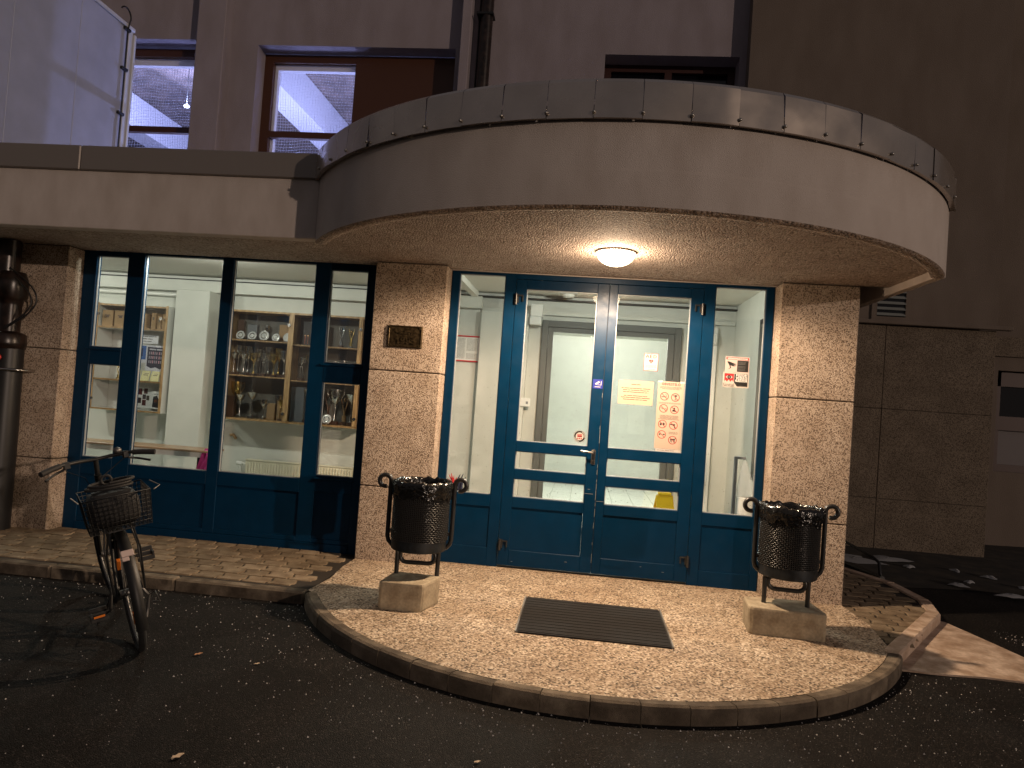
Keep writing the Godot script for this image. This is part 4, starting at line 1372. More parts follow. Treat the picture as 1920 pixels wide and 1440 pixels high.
	fill_poly(im, [Vector2(12, 10), Vector2(92, 10), Vector2(92, 84), Vector2(78, 66), Vector2(64, 84), Vector2(50, 64), Vector2(34, 84), Vector2(22, 68), Vector2(12, 84)], Color(0.66, 0.13, 0.16))
	fill_poly(im, [Vector2(96, 10), Vector2(210, 10), Vector2(210, 122), Vector2(122, 122), Vector2(96, 88)], ink)
	fill_poly(im, [Vector2(22, 42), Vector2(36, 30), Vector2(52, 26), Vector2(68, 30), Vector2(82, 42), Vector2(68, 54), Vector2(52, 58), Vector2(36, 54)], white)
	ring(im, 52, 42, 16, 16, ink)
	ring(im, 52, 42, 5, 5, white)
	ring(im, 52, 42, 2, 2, ink)
	words(im, 140, 204, 116, 3, white)
	o = sheet("video_sticker", "lower video warning sticker with a red eye symbol, on the right side light", "sticker", 2.475, 1.752, 2.697, 1.883, gz + 0.0005, tex(im))
	lettering("lettering", "POZOR!", 0.02, 0.0006, M.print_white, o, V(0.047, 0.108, 0.0008), 0.98)
	lettering("lettering", "VIDEO", 0.024, 0.0006, M.print_white, o, V(0.048, 0.083, 0.0008), 0.98)
	lettering("lettering", "NADZOR", 0.019, 0.0006, M.print_white, o, V(0.046, 0.06, 0.0008), 0.95)
	lettering("lettering", "Sintal", 0.03, 0.0006, M.print_black, o, V(-0.06, 0.02, 0.0008), 0.95, "Droid Sans", false)
	# framed rules on the wall behind the left side light
	im = canvas(256, 230, Color(0.86, 0.86, 0.84))
	for y in range(18, 214, 11):
		words(im, 14, 118, y, 4, Color(0.3, 0.3, 0.32), false)
		if y < 130 or y > 150:
			words(im, 134, 240, y, 4, Color(0.35, 0.33, 0.34), false)
	o = sheet("framed_notice", "red framed sheet of small print on the wall behind the left side light", "notice", -0.33, 1.935, -0.01, 2.222, -1.985, tex(im))
	bars("frame", o, [[-0.172, -0.012, -0.158, 0.299], [0.158, -0.012, 0.172, 0.299], [-0.158, -0.012, 0.158, 0.003], [-0.158, 0.284, 0.158, 0.299]], -0.004, 0.012, M.print_red, 0.002)

# ---------------------------------------------------------------- things outdoors
func bin_thing(at: Vector3, turn: float, label: String) -> Node3D:
	var t := thing("litter_bin", label, "litter bin", at, "", Basis(Vector3.UP, turn))
	# frame: leg, outward bend, post, scroll
	for s: float in [-1.0, 1.0]:
		var p := PackedVector3Array([V(s * 0.148, 0.0, 0), V(s * 0.148, 0.16, 0), V(s * 0.15, 0.195, 0), V(s * 0.15, 0.22, 0), V(s * 0.2, 0.245, 0), V(s * 0.222, 0.268, 0), V(s * 0.232, 0.3, 0), V(s * 0.233, 0.5, 0), V(s * 0.233, 0.69, 0)])
		for q in arc(V(s * 0.275, 0.7, 0), 0.042, PI, -1.9, 16, Vector3(s, 0, 0), Vector3.UP):
			p.append(q)
		var b := B.new()
		b.tube(p, 0.0165, 8)
		obj("post", b, M.bin_metal, t)
	var p := arc(V(-0.08, 0.168, 0), 0.048, PI / 2, PI * 1.5, 8)
	p.append_array(arc(V(0.08, 0.168, 0), 0.048, -PI / 2, PI / 2, 8))
	var b := B.new()
	b.tube(p, 0.016, 8, true)
	b.tube(PackedVector3Array([V(-0.148, 0.168, 0), V(-0.128, 0.168, 0)]), 0.012, 6)
	b.tube(PackedVector3Array([V(0.148, 0.168, 0), V(0.128, 0.168, 0)]), 0.012, 6)
	obj("link", b, M.bin_metal, t)
	# basket: woven steel lattice above a plain band
	b = B.new()
	var r := 0.2
	b.lathe(PackedVector2Array([Vector2(0.0, 0.222), Vector2(r * 0.5, 0.222), Vector2(r * 0.97, 0.224), Vector2(r, 0.23), Vector2(r, 0.3)]), 40)
	obj("base_band", b, M.bin_band, t)
	b = B.new()
	for k in 30:
		var y := 0.304 + k * 0.0131
		var q := PackedVector3Array()
		for i in 88:
			var a := TAU * i / 88
			var rr := r + 0.0045 * (1.0 if (i + k) % 2 else -1.0)
			q.append(V(rr * sin(a), y, rr * cos(a)))
		b.tube(q, 0.0036, 4, true)
	for i in 88:
		var a := TAU * i / 88
		b.tube(PackedVector3Array([V(r * sin(a), 0.3, r * cos(a)), V(r * sin(a), 0.695, r * cos(a))]), 0.0034, 4)
	stuff(obj("lattice", b, M.bin_metal, t))
	b = B.new()
	var rim := PackedVector3Array()
	for i in 40:
		rim.append(V(r * sin(TAU * i / 40), 0.7, r * cos(TAU * i / 40)))
	b.tube(rim, 0.009, 6, true)
	obj("rim", b, M.bin_metal, t)
	for s: float in [-1.0, 1.0]:
		for y in [0.33, 0.62]:
			bx("lug", V(s * 0.216 - 0.016, y, -0.012), V(s * 0.216 + 0.016, y + 0.025, 0.012), M.bin_metal, t, 0.003)
	return t

func bin_bag(at: Vector3, turn: float, label: String, sd: int) -> void:
	var f := FastNoiseLite.new()
	f.seed = sd
	f.frequency = 1.0
	var b := B.new()
	var rows := []
	# from the outer hem, up over the rim, down inside
	var prof := [Vector2(0.213, 0.61), Vector2(0.216, 0.64), Vector2(0.218, 0.67), Vector2(0.219, 0.7), Vector2(0.212, 0.722), Vector2(0.198, 0.724), Vector2(0.188, 0.7), Vector2(0.184, 0.6), Vector2(0.182, 0.4), Vector2(0.175, 0.25), Vector2(0.0, 0.245)]
	for i in prof.size():
		var row := PackedVector3Array()
		for k in 120:
			var a := TAU * k / 120
			var w: float = 1.0 if i < 7 else 0.35
			var d := f.get_noise_3d(sin(a) * 5.0, i * 0.8, cos(a) * 5.0) * 0.017 * w + f.get_noise_3d(sin(a) * 12.0, i * 0.9 + 9.0, cos(a) * 12.0) * 0.003 * w
			var h := f.get_noise_2d(sin(a) * 3.0 + 7.0, cos(a) * 3.0) * (0.05 if i == 0 else (0.04 if i == 1 else (0.02 if i < 7 else 0.0)))
			var rr: float = maxf(prof[i].x + absf(d) * (1.0 if i < 4 else -0.5), 0.0)
			row.append(V(rr * sin(a), prof[i].y + h, rr * cos(a)))
		rows.append(row)
	b.grid(rows, false, true)
	tag(obj("bin_bag", b, M.bag_plastic, self, Transform3D(Basis(Vector3.UP, turn), at)), label, "bin bag")

func block(label: String, pts: Array, h: float) -> void:
	# a worn concrete block: outline seen from above, bevelled top
	var b := B.new()
	var c := Vector2.ZERO
	for p: Vector2 in pts:
		c += p / pts.size()
	var lv := []
	for s in [[-0.002, 0.985, 0.0], [0.012, 1.0, 0.0], [h - 0.018, 1.0, 0.0], [h - 0.005, 0.985, 0.0], [h, 0.95, 0.0]]:
		var row := PackedVector3Array()
		for i in pts.size():
			# rounded corners: two points either side of each corner
			var p: Vector2 = pts[i]
			var pa: Vector2 = pts[(i - 1 + pts.size()) % pts.size()]
			var pb: Vector2 = pts[(i + 1) % pts.size()]
			for q in [p + (pa - p).normalized() * 0.028, p + ((pa - p).normalized() + (pb - p).normalized()) * 0.008, p + (pb - p).normalized() * 0.028]:
				var v: Vector2 = (q - c) * s[1]
				row.append(V(v.x + 0.003 * sin(q.x * 90.0 + s[0] * 60.0), s[0], v.y + 0.003 * sin(q.y * 80.0)))
		lv.append(row)
	for i in lv.size() - 1:
		for j in lv[0].size():
			var k: int = (j + 1) % lv[0].size()
			b.quad(lv[i][j], lv[i][k], lv[i + 1][k], lv[i + 1][j], V(lv[i][j].x + lv[i][k].x, 0.02 if i < 2 else 0.1, lv[i][j].z + lv[i][k].z))
	for j in lv[0].size():
		b.tri(V(0, h, 0), lv[4][j], lv[4][(j + 1) % lv[4].size()], Vector3.UP)
	tag(obj("concrete_block", b, M.block_concrete, self, Transform3D(Basis.IDENTITY, V(c.x, 0.003, c.y))), label, "concrete block")

func outdoors() -> void:
	# bins on their blocks
	block("chipped concrete block with a cut corner, under the left litter bin", [Vector2(-0.05, 1.552), Vector2(0.262, 1.542), Vector2(0.335, 1.25), Vector2(-0.02, 1.235)], 0.188)
	block("square edged concrete block under the right litter bin", [Vector2(2.515, 1.25), Vector2(3.036, 1.272), Vector2(3.02, 0.93), Vector2(2.535, 0.955)], 0.185)
	var lb := bin_thing(V(0.152, 0.155, 1.27), 0.1, "black lattice litter bin left of the blue doors, its right leg off the block")
	var b := B.new()
	b.tube(PackedVector3Array([V(0.148, 0.0, 0), V(0.15, -0.15, 0.01)]), 0.0135, 8)
	obj("leg_tip", b, M.bin_metal, lb)
	bin_bag(V(0.152, 0.155, 1.27), 0.1, "black bag lining the left litter bin, folded over its rim", 5)
	bin_thing(V(2.796, 0.172, 1.1), -0.06, "black lattice litter bin right of the blue doors, in front of the right pier")
	bin_bag(V(2.796, 0.172, 1.1), 1.3, "black bag lining the right litter bin, folded over its rim", 9)
	# door mat sunk in the porch floor
	var m := thing("door_mat", "dark ribbed mat lying before the blue doors", "door mat", V(1.44, 0.0, 1.32))
	bx("base", V(-0.5, 0.0005, -0.42), V(0.5, 0.004, 0.42), M.mat_rubber, m)
	b = B.new()
	for k in 40:
		b.box(V(-0.492, 0.004, -0.41 + k * 0.021), V(0.492, 0.012 + 0.001 * (k % 3), -0.41 + k * 0.021 + 0.012), 0.002)
	obj("ribs", b, M.mat_rubber, m)
	bars("edge_frame", m, [[-0.512, 0.0005, -0.5, 0.013], [0.5, 0.0005, 0.512, 0.013]], -0.42, 0.42, M.mat_frame, 0.002)
	# plaque
	var p := thing("plaque", "small bronze plaque reading 1995 on the middle pier", "plaque", V(-0.341, 1.998, 0.206))
	b = B.new()
	b.box(V(-0.156, -0.098, 0.0), V(0.156, 0.098, 0.012), 0.004)
	obj("plate", b, M.bronze, p)
	bars("raised_border", p, [[-0.15, -0.094, -0.142, 0.094], [0.142, -0.094, 0.15, 0.094], [-0.142, 0.085, 0.142, 0.093], [-0.142, -0.093, 0.142, -0.085]], 0.012, 0.02, M.bronze, 0.002)
	for s in [[-1, -1], [1, -1], [-1, 1], [1, 1]]:
		b = B.new()
		b.tube(PackedVector3Array([V(s[0] * 0.136, s[1] * 0.078, 0.011), V(s[0] * 0.136, s[1] * 0.078, 0.02)]), 0.011, 8)
		obj("screw", b, M.bronze, p)
	lettering("lettering", "1995", 0.056, 0.008, M.bronze, p, V(0.006, -0.036, 0.016), 1.1)
	b = B.new()
	b.prism(PackedVector2Array([Vector2(-0.105, 0.048), Vector2(-0.08, 0.054), Vector2(-0.055, 0.052), Vector2(-0.02, 0.02), Vector2(-0.045, 0.022), Vector2(-0.075, 0.03)]), 0.011, 0.019)
	b.prism(PackedVector2Array([Vector2(-0.03, 0.016), Vector2(0.0, 0.034), Vector2(0.03, 0.036), Vector2(0.05, 0.018), Vector2(0.01, 0.022)]), 0.011, 0.0185)
	b.prism(PackedVector2Array([Vector2(-0.02, 0.05), Vector2(0.105, 0.05), Vector2(0.105, 0.04), Vector2(0.09, 0.042), Vector2(0.09, 0.018), Vector2(0.054, 0.018), Vector2(0.054, 0.04), Vector2(0.0, 0.04)]), 0.011, 0.018)
	obj("emblem", b, M.bronze, p)
	# rain pipe on the left
	var d := thing("left_rain_pipe", "fat brown cast iron rain pipe at the left edge, with a socket and a bracket", "pipe", V(-4.09, 0, 0.33))
	b = B.new()
	b.tube(PackedVector3Array([V(-0.03, 2.65, 0), V(-0.03, 2.2, 0)]), 0.1, 16)
	obj("head_pipe", b, M.old_pipe, d)
	b = B.new()
	b.lathe(PackedVector2Array([Vector2(0.09, 1.7), Vector2(0.09, 2.05), Vector2(0.1, 2.1), Vector2(0.13, 2.13), Vector2(0.132, 2.25), Vector2(0.12, 2.3), Vector2(0.1, 2.36)]), 18)
	obj("socket_pipe", b, M.old_pipe, d, Transform3D(Basis.IDENTITY, V(0.035, 0, 0)))
	b = B.new()
	b.lathe(PackedVector2Array([Vector2(0.1, 1.64), Vector2(0.15, 1.65), Vector2(0.155, 1.7), Vector2(0.152, 1.78), Vector2(0.12, 1.8), Vector2(0.09, 1.81)]), 18)
	obj("collar", b, M.old_pipe, d, Transform3D(Basis.IDENTITY, V(0.03, 0, 0)))
	b = B.new()
	b.lathe(PackedVector2Array([Vector2(0.125, -0.02), Vector2(0.125, 0.9), Vector2(0.118, 1.2), Vector2(0.118, 1.65)]), 18)
	obj("lower_pipe", b, M.black_metal, d, Transform3D(Basis.IDENTITY, V(0.06, 0, 0)))
	b = B.new()
	b.ball(V(0.075, 1.563, 0.135), V(0.028, 0.028, 0.016), 12, 6)
	obj("reflector", b, M.red_reflector, d)
	b = B.new()
	b.tube(PackedVector3Array([V(-0.2, 1.46, 0.13), V(0.2, 1.458, 0.12), V(0.24, 1.458, 0.0), V(0.24, 1.458, -0.1)]), 0.013, 8)
	obj("bracket", b, M.chrome, d)
	var k := thing("cable_loop", "two dark cables looping out from the left rain pipe", "cable", V(-4.0, 1.9, 0.4))
	for q in 2:
		b = B.new()
		var pts := PackedVector3Array()
		for i in 15:
			var t := i / 14.0
			pts.append(V(-0.02 + (0.2 + 0.05 * q) * sin(PI * t), 0.44 + 0.05 * q - (0.5 + 0.06 * q) * t, 0.02 - 0.05 * sin(PI * t)))
		b.tube(pts, 0.007, 6)
		obj("cable", b, M.black_metal, k)
	# low cycle rail behind the right pier
	var r := thing("cycle_rail", "low black bent tube rail behind the right pier, before the snow", "rail", V(4.3, ROAD, -1.6))
	b = B.new()
	b.tube(PackedVector3Array([V(-0.1, 0.03, -1.0), V(0.02, 0.03, -0.3), V(0.14, 0.03, 0.28)]), 0.03, 8)
	obj("foot_bar", b, M.black_metal, r)
	b = B.new()
	b.tube(PackedVector3Array([V(-0.06, 0.3, -1.0), V(0.0, 0.27, -0.5), V(0.1, 0.22, 0.1), V(0.13, 0.18, 0.2), V(0.14, 0.03, 0.24)]), 0.016, 8)
	obj("top_tube", b, M.black_metal, r)
	for z in [-0.62, -0.48]:
		b = B.new()
		b.tube(PackedVector3Array([V(0.0, 0.03, z), V(0.0, 0.34, z)]), 0.013, 6)
		obj("upright", b, M.black_metal, r)

# ---------------------------------------------------------------- bicycle, seen from behind
func bicycle() -> void:
	var fwd := Vector3(-0.66, 0, -0.75).normalized()
	var rt := Vector3.UP.cross(fwd) * -1.0
	var base := Basis(rt, Vector3.UP, -fwd)
	# bike axes: x right, y up, -z forward; origin on the ground under the rear axle, leaning left
	var xf := Transform3D(base * Basis(Vector3.BACK, 0.225), V(-1.18, ROAD + 0.004, 2.45))
	var t := thing("bicycle", "dark city bicycle seen from behind, leaning left on the asphalt", "bicycle", xf.origin, "", xf.basis)
	var R := 0.345
	var wb := 1.06
	for i in 2:
		var z := -wb * i
		var turn := Basis(Vector3.UP, 0.0 if i == 0 else 0.12)
		var wx := Transform3D(turn, V(0, R, z))
		var b := B.new()
		var c := PackedVector3Array()
		for k in 40:
			c.append(V(0, (R - 0.02) * sin(TAU * k / 40), (R - 0.02) * cos(TAU * k / 40)))
		b.tube(c, 0.021, 8, true)
		var w := obj("wheel", b, M.tyre, t, wx)
		b = B.new()
		c = PackedVector3Array()
		for k in 40:
			c.append(V(0, (R - 0.045) * sin(TAU * k / 40), (R - 0.045) * cos(TAU * k / 40)))
		b.tube(c, 0.011, 6, true)
		obj("rim", b, M.bike_steel, w)
		b = B.new()
		b.tube(PackedVector3Array([V(-0.05, 0, 0), V(0.05, 0, 0)]), 0.022, 10)
		obj("hub", b, M.bike_steel, w)
		b = B.new()
		for k in 28:
			var a := TAU * k / 28
			var a2 := a + 0.5 * (1 if k % 4 < 2 else -1)
			b.tube(PackedVector3Array([V(0.028 * (1 if k % 2 else -1), 0.02 * sin(a2), 0.02 * cos(a2)), V(0, (R - 0.05) * sin(a), (R - 0.05) * cos(a))]), 0.0013, 3)
		stuff(obj("spokes", b, M.bike_steel, w))
		for a: float in ([0.3, 3.6] if i == 0 else [1.2, 4.2]):
			b = B.new()
			b.box(V(-0.014, -0.014, -0.035), V(0.008, 0.014, 0.035), 0.003)
			obj("spoke_reflector", b, M.orange_reflector, w, Transform3D(Basis(Vector3.RIGHT, a + PI / 2), V(-0.012, (R - 0.09) * -sin(a), (R - 0.09) * cos(a))))
		# mudguard
		b = B.new()
		var rows := []
		for k in 20:
			var a := lerpf(-0.35, 2.75, k / 19.0) if i == 0 else lerpf(0.4, 3.0, k / 19.0)
			var row := PackedVector3Array()
			for j in 7:
				var q := (j / 6.0 - 0.5) * 2.0
				var rr := R + 0.03 - 0.016 * q * q
				row.append(V(q * 0.03, rr * sin(a), rr * cos(a)))
			rows.append(row)
		b.grid(rows)
		obj("mudguard", b, M.bike_paint, t, wx)
	# frame
	var bb := V(0, 0.28, -0.43)
	var head_lo := V(0, 0.66, -0.905)
	var head_hi := V(0, 0.84, -0.84)
	var seat := V(0, 0.72, -0.27)
	var b := B.new()
	b.tube(PackedVector3Array([bb, head_lo + V(0, 0.02, 0)]), 0.021, 10)
	b.tube(PackedVector3Array([seat + V(0, -0.25, -0.09), head_hi + V(0, -0.05, 0)]), 0.017, 10)
	b.tube(PackedVector3Array([bb, seat]), 0.017, 10)
	b.tube(PackedVector3Array([head_lo, head_hi]), 0.021, 10)
	for s: float in [-1.0, 1.0]:
		b.tube(PackedVector3Array([V(s * 0.062, R, 0), V(s * 0.05, 0.5, -0.1), V(s * 0.02, seat.y - 0.05, seat.z - 0.02)]), 0.009, 8)
		b.tube(PackedVector3Array([V(s * 0.062, R, 0), V(s * 0.05, 0.31, -0.25), V(s * 0.03, bb.y, bb.z)]), 0.01, 8)
	obj("frame", b, M.bike_paint, t)
	b = B.new()
	for s: float in [-1.0, 1.0]:
		b.tube(PackedVector3Array([V(s * 0.05, R, -wb), V(s * 0.05, 0.5, -0.99), V(s * 0.045, 0.6, -0.94), V(s * 0.01, 0.66, -0.9)]), 0.012, 8)
	obj("fork", b, M.bike_paint, t)
	b = B.new()
	b.tube(PackedVector3Array([head_hi, V(0, 0.9, -0.82)]), 0.019, 10)
	b.tube(PackedVector3Array([V(0, 0.9, -0.82), V(0, 1.035, -0.775)]), 0.015, 10)
	for k in 4:
		b.tube(PackedVector3Array([V(0, 0.85 + 0.022 * k, -0.837 + 0.008 * k), V(0, 0.866 + 0.022 * k, -0.832 + 0.008 * k)]), 0.022, 10)
	obj("stem", b, M.bike_paint, t)
	# handlebar swept back, turned slightly
	var hx := Transform3D(Basis(Vector3.UP, 0.1), V(0, 1.035, -0.775))
	b = B.new()
	b.tube(PackedVector3Array([V(-0.31, -0.005, 0.13), V(-0.2, 0.012, 0.06), V(-0.08, 0.006, 0.0), V(0, 0, -0.01), V(0.08, 0.006, 0.0), V(0.2, 0.012, 0.06), V(0.31, -0.005, 0.13)]), 0.0115, 8)
	var hb := obj("handlebar", b, M.bike_paint, t, hx)
	for s: float in [-1.0, 1.0]:
		b = B.new()
		b.tube(PackedVector3Array([V(s * 0.21, 0.01, 0.067), V(s * 0.26, 0.004, 0.098), V(s * 0.325, -0.008, 0.14)]), 0.018, 10)
		obj("grip", b, M.bike_rubber, hb)
		b = B.new()
		b.tube(PackedVector3Array([V(s * 0.17, 0.0, 0.045), V(s * 0.19, -0.025, 0.02), V(s * 0.24, -0.04, 0.03), V(s * 0.3, -0.062, 0.09)]), 0.008, 6)
		b.box(V(s * 0.17 - 0.018, -0.02, 0.02), V(s * 0.17 + 0.018, 0.025, 0.062), 0.004)
		obj("brake_lever", b, M.bike_paint, hb)
	b = B.new()
	b.ball(V(0.13, 0.035, 0.02), V(0.027, 0.022, 0.027), 10, 6)
	obj("bell", b, M.bike_steel, hb)
	b = B.new()
	for s: float in [-1.0, 1.0]:
		b.tube(PackedVector3Array([V(s * 0.18, -0.01, 0.03), V(s * 0.16, -0.05, -0.08), V(s * 0.06, -0.12, -0.1), V(s * 0.02, -0.25, -0.07)]), 0.003, 4)
	obj("brake_cables", b, M.bike_rubber, hb)
	# saddle
	b = B.new()
	b.tube(PackedVector3Array([seat, seat + V(0, 0.1, 0.04)]), 0.013, 8)
	obj("seat_post", b, M.bike_steel, t)
	b = B.new()
	var rows := []
	for i in 13:
		var u := i / 12.0
		var hw := lerpf(0.105, 0.022, smoothstep(0.12, 0.75, u)) * (sqrt(clampf(u / 0.12, 0.05, 1.0)))
		var row := PackedVector3Array()
		for k in 14:
			var a := TAU * k / 14
			var sy := sin(a)
			row.append(V(hw * cos(a), 0.86 - 0.01 * u + (0.028 if sy > 0 else 0.05) * sy * (0.9 if u < 0.95 else 0.5), -0.1 - 0.27 * u))
		rows.append(row)
	b.grid(rows, false, true)
	var sd := obj("saddle", b, M.bike_rubber, t)
	bx("saddle_badge", V(-0.03, 0.862, -0.097), V(0.03, 0.866, -0.094), M.bike_steel, sd)
	for s: float in [-1.0, 1.0]:
		b = B.new()
		var c := PackedVector3Array()
		for k in 26:
			c.append(V(s * 0.055 + 0.016 * cos(k * 1.2), 0.77 + 0.0028 * k, -0.15 + 0.016 * sin(k * 1.2)))
		b.tube(c, 0.003, 4)
		obj("spring", b, M.bike_steel, sd)
	# rear carrier
	b = B.new()
	for s: float in [-1.0, 1.0]:
		b.tube(PackedVector3Array([V(s * 0.06, 0.745, -0.3), V(s * 0.06, 0.745, 0.17)]), 0.006, 6)
		b.tube(PackedVector3Array([V(s * 0.06, 0.745, 0.1), V(s * 0.085, 0.6, 0.06), V(s * 0.08, R, 0.0)]), 0.006, 6)
		b.tube(PackedVector3Array([V(s * 0.06, 0.745, -0.1), V(s * 0.085, 0.6, -0.05), V(s * 0.08, R, 0.0)]), 0.006, 6)
	for z in [-0.25, -0.1, 0.05, 0.17]:
		b.tube(PackedVector3Array([V(-0.06, 0.745, z), V(0.06, 0.745, z)]), 0.005, 6)
	obj("carrier", b, M.bike_paint, t)
	# wire basket on the carrier
	b = B.new()
	var cx := 0.0
	for k in 9:
		var y := 0.755 + 0.024 * k
		var g := 1.0 + 0.10 * k / 8.0
		b.tube(PackedVector3Array([V(cx - 0.15 * g, y, -0.14), V(cx + 0.15 * g, y, -0.14), V(cx + 0.15 * g, y, 0.2 * g), V(cx - 0.15 * g, y, 0.2 * g)]), 0.0022 if k < 8 else 0.004, 4, true)
	for k in 15:
		var x := -0.15 + 0.30 * k / 14.0
		b.tube(PackedVector3Array([V(cx + x * 1.1, 0.947, 0.22), V(cx + x, 0.755, 0.2), V(cx + x, 0.755, -0.14), V(cx + x * 1.1, 0.947, -0.14)]), 0.002, 4)
	for k in 13:
		var z := -0.14 + 0.34 * k / 12.0
		b.tube(PackedVector3Array([V(cx - 0.165, 0.947, z), V(cx - 0.15, 0.755, z), V(cx + 0.15, 0.755, z), V(cx + 0.165, 0.947, z)]), 0.002, 4)
	obj("wire_basket", b, M.bike_paint, t)
	b = B.new()
	b.tube(PackedVector3Array([V(cx + 0.18, 0.94, 0.22), V(cx + 0.215, 0.955, 0.21), V(cx + 0.17, 0.99, 0.19)]), 0.004, 5)
	b.tube(PackedVector3Array([V(cx - 0.18, 0.945, 0.22), V(cx - 0.21, 0.985, 0.22)]), 0.004, 5)
	obj("basket_hook", b, M.bike_steel, t)
	# pale reflector on the mudguard
	b = B.new()
	b.box(V(-0.032, -0.02, 0.0), V(0.03, 0.018, 0.008), 0.003)
	b.box(V(-0.032, -0.046, 0.0), V(0.002, -0.0225, 0.008), 0.003)
	obj("pale_reflector", b, M.pale_reflector, t, Transform3D(Basis(Vector3.RIGHT, -0.75), V(0, 0.63, 0.25)))
	# drive: cranks, chainring, pedals, derailleur
	b = B.new()
	var ringp := PackedVector3Array()
	for k in 28:
		ringp.append(V(0.05, 0.28 + 0.085 * sin(TAU * k / 28), -0.43 + 0.085 * cos(TAU * k / 28)))
	b.tube(ringp, 0.005, 5, true)
	b.tube(PackedVector3Array([V(0.05, 0.365, -0.43), V(0.05, 0.385, 0.0)]), 0.004, 4)
	b.tube(PackedVector3Array([V(0.05, 0.195, -0.43), V(0.05, 0.25, -0.05)]), 0.004, 4)
	obj("chain", b, M.bike_steel, t)
	b = B.new()
	for k in 4:
		var rr := 0.055 - 0.009 * k
		var cog := PackedVector3Array()
		for q in 20:
			cog.append(V(0.034 + 0.005 * k, R + rr * sin(TAU * q / 20), rr * cos(TAU * q / 20)))
		b.tube(cog, 0.003, 4, true)
	b.tube(PackedVector3Array([V(0.065, R, 0.0), V(0.09, 0.3, 0.02), V(0.08, 0.22, -0.03), V(0.06, 0.17, 0.0)]), 0.008, 6)
	b.tube(PackedVector3Array([V(0.085, 0.3, 0.02), V(0.12, 0.33, 0.06), V(0.13, 0.28, 0.12), V(0.1, 0.26, 0.03)]), 0.004, 5)
	obj("gear_changer", b, M.bike_steel, t)
	for s: float in [-1.0, 1.0]:
		var e := V(s * 0.085, 0.28 + s * 0.155, -0.43 + s * 0.02)
		b = B.new()
		b.tube(PackedVector3Array([V(s * 0.06, 0.28, -0.43), e]), 0.01, 8)
		var cr := obj("crank", b, M.bike_steel, t)
		b = B.new()
		var pc := e + V(s * 0.065, 0, 0)
		b.tube(PackedVector3Array([e, pc + V(s * 0.05, 0, 0)]), 0.007, 6)
		for z in [-0.036, 0.0, 0.036]:
			b.box(pc + V(-0.048, -0.012 - z * 0.6, z - 0.009), pc + V(0.048, 0.012 - z * 0.6, z + 0.009), 0.003)
		b.box(pc + V(s * 0.042 - 0.007, -0.014, -0.044), pc + V(s * 0.042 + 0.007, 0.014, 0.044), 0.003)
		obj("pedal", b, M.bike_rubber, cr)
		if s < 0.0:
			bx("pedal_reflector", pc + V(-0.03, -0.006, 0.045), pc + V(0.03, 0.006, 0.05), M.orange_reflector, cr)
	b = B.new()
	b.tube(PackedVector3Array([V(-0.03, 0.27, -0.48), V(-0.1, 0.13, -0.52), V(-0.16, 0.038, -0.54)]), 0.008, 6)
	obj("kickstand", b, M.bike_paint, t)
	# bag and lock carried in the basket
	b = B.new()
	rows = []
	for i in 8:
		var th := PI * i / 7.0
		var row := PackedVector3Array()
		for k in 16:
			var a := TAU * k / 16
			var sq := func(q: float) -> float: return signf(q) * pow(absf(q), 0.45)
			row.append(V(-0.01 + 0.13 * pow(sin(th), 0.4) * sq.call(cos(a)), 0.855 - 0.095 * signf(cos(th)) * pow(absf(cos(th)), 0.6), 0.03 + 0.15 * pow(sin(th), 0.4) * sq.call(sin(a))))
		rows.append(row)
	b.grid(rows, false, true)
	tag(obj("black_bag", b, M.bike_rubber, self, xf), "black bag filling the bicycle's wire basket", "bag")
	b = B.new()
	var coil := PackedVector3Array()
	for k in 44:
		var a := k * 0.33
		coil.append(V(-0.005 + (0.11 + 0.012 * sin(k * 0.2)) * cos(a), 0.965 + 0.0008 * k, 0.0 + 0.07 * sin(a)))
	b.tube(coil, 0.0085, 6)
	b.tube(arc(V(-0.015, 1.0, -0.06), 0.026, 0.0, TAU, 12), 0.009, 6)
	tag(obj("cable_lock", b, M.bike_rubber, self, xf), "dark coiled cable lock lying on the bag in the bicycle's basket", "lock")

# ---------------------------------------------------------------- things inside the hall
var cup_protos := {}

